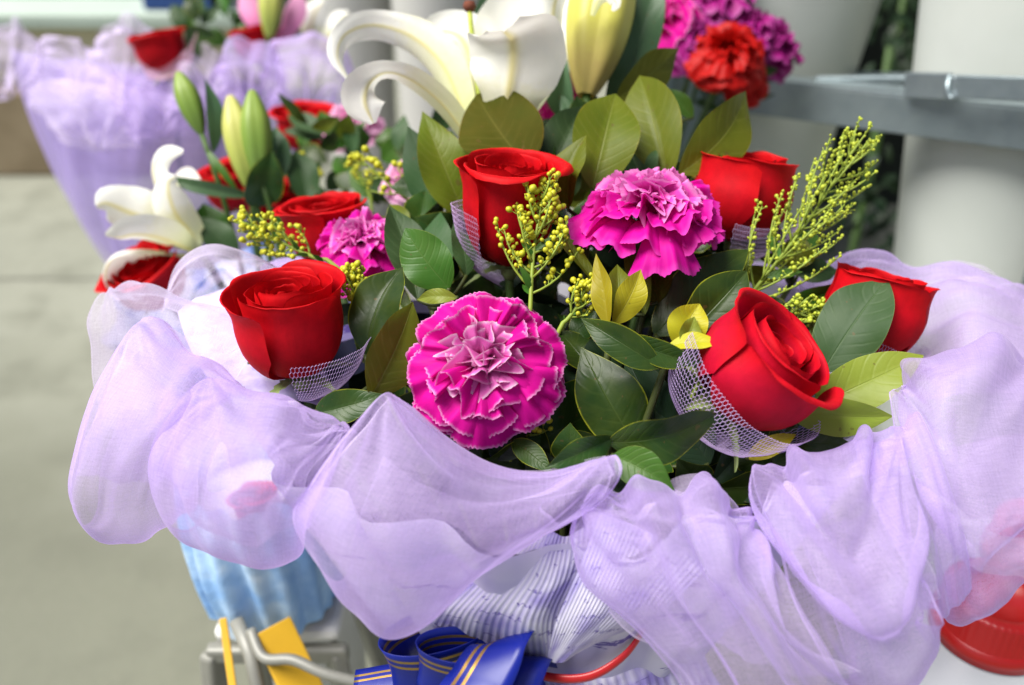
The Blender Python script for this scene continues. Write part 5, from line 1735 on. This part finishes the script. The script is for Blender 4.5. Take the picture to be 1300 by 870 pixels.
# ------------------------------------------------------------------ bunch of purple and red carnations, upper right
CB = Vector((pB.x - .14, pB.y - .08, .80))
GP = 'carnation bunch in the rack'
vase = thing('bunch_wrap', 'clear bluish plastic sleeve round the carnation bunch stems', 'sleeve', (CB.x, CB.y, .375))
v, f = lathe_data([(0, 0), (.03, 0), (.034, .1), (.045, .42), (.075, .50), (.072, .50), (.042, .42), (.03, .1)], 40, (CB.x, CB.y, .375), lambda th, k: 1 + .05 * math.sin(7 * th))
build('sleeve', v, f, plain('bluish_sleeve', (.20, .28, .32), .25, .5, 20, .4), vase)
for k, (px, col, sz_, am) in enumerate([((838, 22, .80), 'carn', .040, (-.3, .6, .7)), ((905, -6, .84), 'carn_purple', .042, (-.1, .8, .5)), ((880, 42, .79), 'carn_purple', .032, (-.1, .6, .7)), ((985, 48, .84), 'carn_purple', .036, (.5, .5, .6)),
                                        ((950, 30, .83), 'carn_purple', .036, (.2, .7, .6)), ((925, 58, .77), 'carn_red', .036, (.0, .5, .8)), ((952, 98, .80), 'carn_red', .024, (.4, .2, .8)), ((790, 10, .84), 'carn', .034, (-.6, .5, .5))]):
    wd = {'carn': 'magenta', 'carn_purple': 'purple', 'carn_red': 'red'}[col]
    lab = ['magenta carnation at the left of the upper bunch beside the lily bud', 'purple carnation topmost in the upper bunch', 'purple carnation between the magenta and red ones of the bunch', 'purple carnation at the right edge of the bunch against the white bucket',
           'purple carnation right behind the big red carnation', 'big bright red carnation in front of the purple bunch', 'small red carnation hanging under the big red one', 'magenta carnation peeking right behind the lily bud'][k]
    place_carn('cb_' + col, lab, px, am, sz_, k * 1.3, 60 + len(col), (lambda c: (lambda a, b, R: c))(col), GP, CB - Vector((0, 0, .2)), nu=20, nv=8)
bl = thing('leaf_sprig', 'thin dark green leaves under the upper carnation bunch', 'foliage', tuple(CB - Vector((0, 0, .2))))
tube('stem', bez(CB - Vector((0, 0, .2)), CB - Vector((0, 0, .1)), P(880, 90, .83), 8), .002, M['stem'], bl)
for k in range(26):
    x, y = Rg.uniform(805, 960), Rg.uniform(60, 130)
    d = .83 + Rg.uniform(0, .06)
    a = Rg.uniform(0, 6.28)
    leaf_px(bl, (x, y, d), (x + 40 * math.cos(a), y + 30 * math.sin(a), d), Rg.uniform(6, 14), Rg.choice(['leaf_dark', 'leaf_green', 'leaf_dull']), Rg.uniform(-40, 40), nu=4, nv=8)
# potted plants in the dark between the buckets
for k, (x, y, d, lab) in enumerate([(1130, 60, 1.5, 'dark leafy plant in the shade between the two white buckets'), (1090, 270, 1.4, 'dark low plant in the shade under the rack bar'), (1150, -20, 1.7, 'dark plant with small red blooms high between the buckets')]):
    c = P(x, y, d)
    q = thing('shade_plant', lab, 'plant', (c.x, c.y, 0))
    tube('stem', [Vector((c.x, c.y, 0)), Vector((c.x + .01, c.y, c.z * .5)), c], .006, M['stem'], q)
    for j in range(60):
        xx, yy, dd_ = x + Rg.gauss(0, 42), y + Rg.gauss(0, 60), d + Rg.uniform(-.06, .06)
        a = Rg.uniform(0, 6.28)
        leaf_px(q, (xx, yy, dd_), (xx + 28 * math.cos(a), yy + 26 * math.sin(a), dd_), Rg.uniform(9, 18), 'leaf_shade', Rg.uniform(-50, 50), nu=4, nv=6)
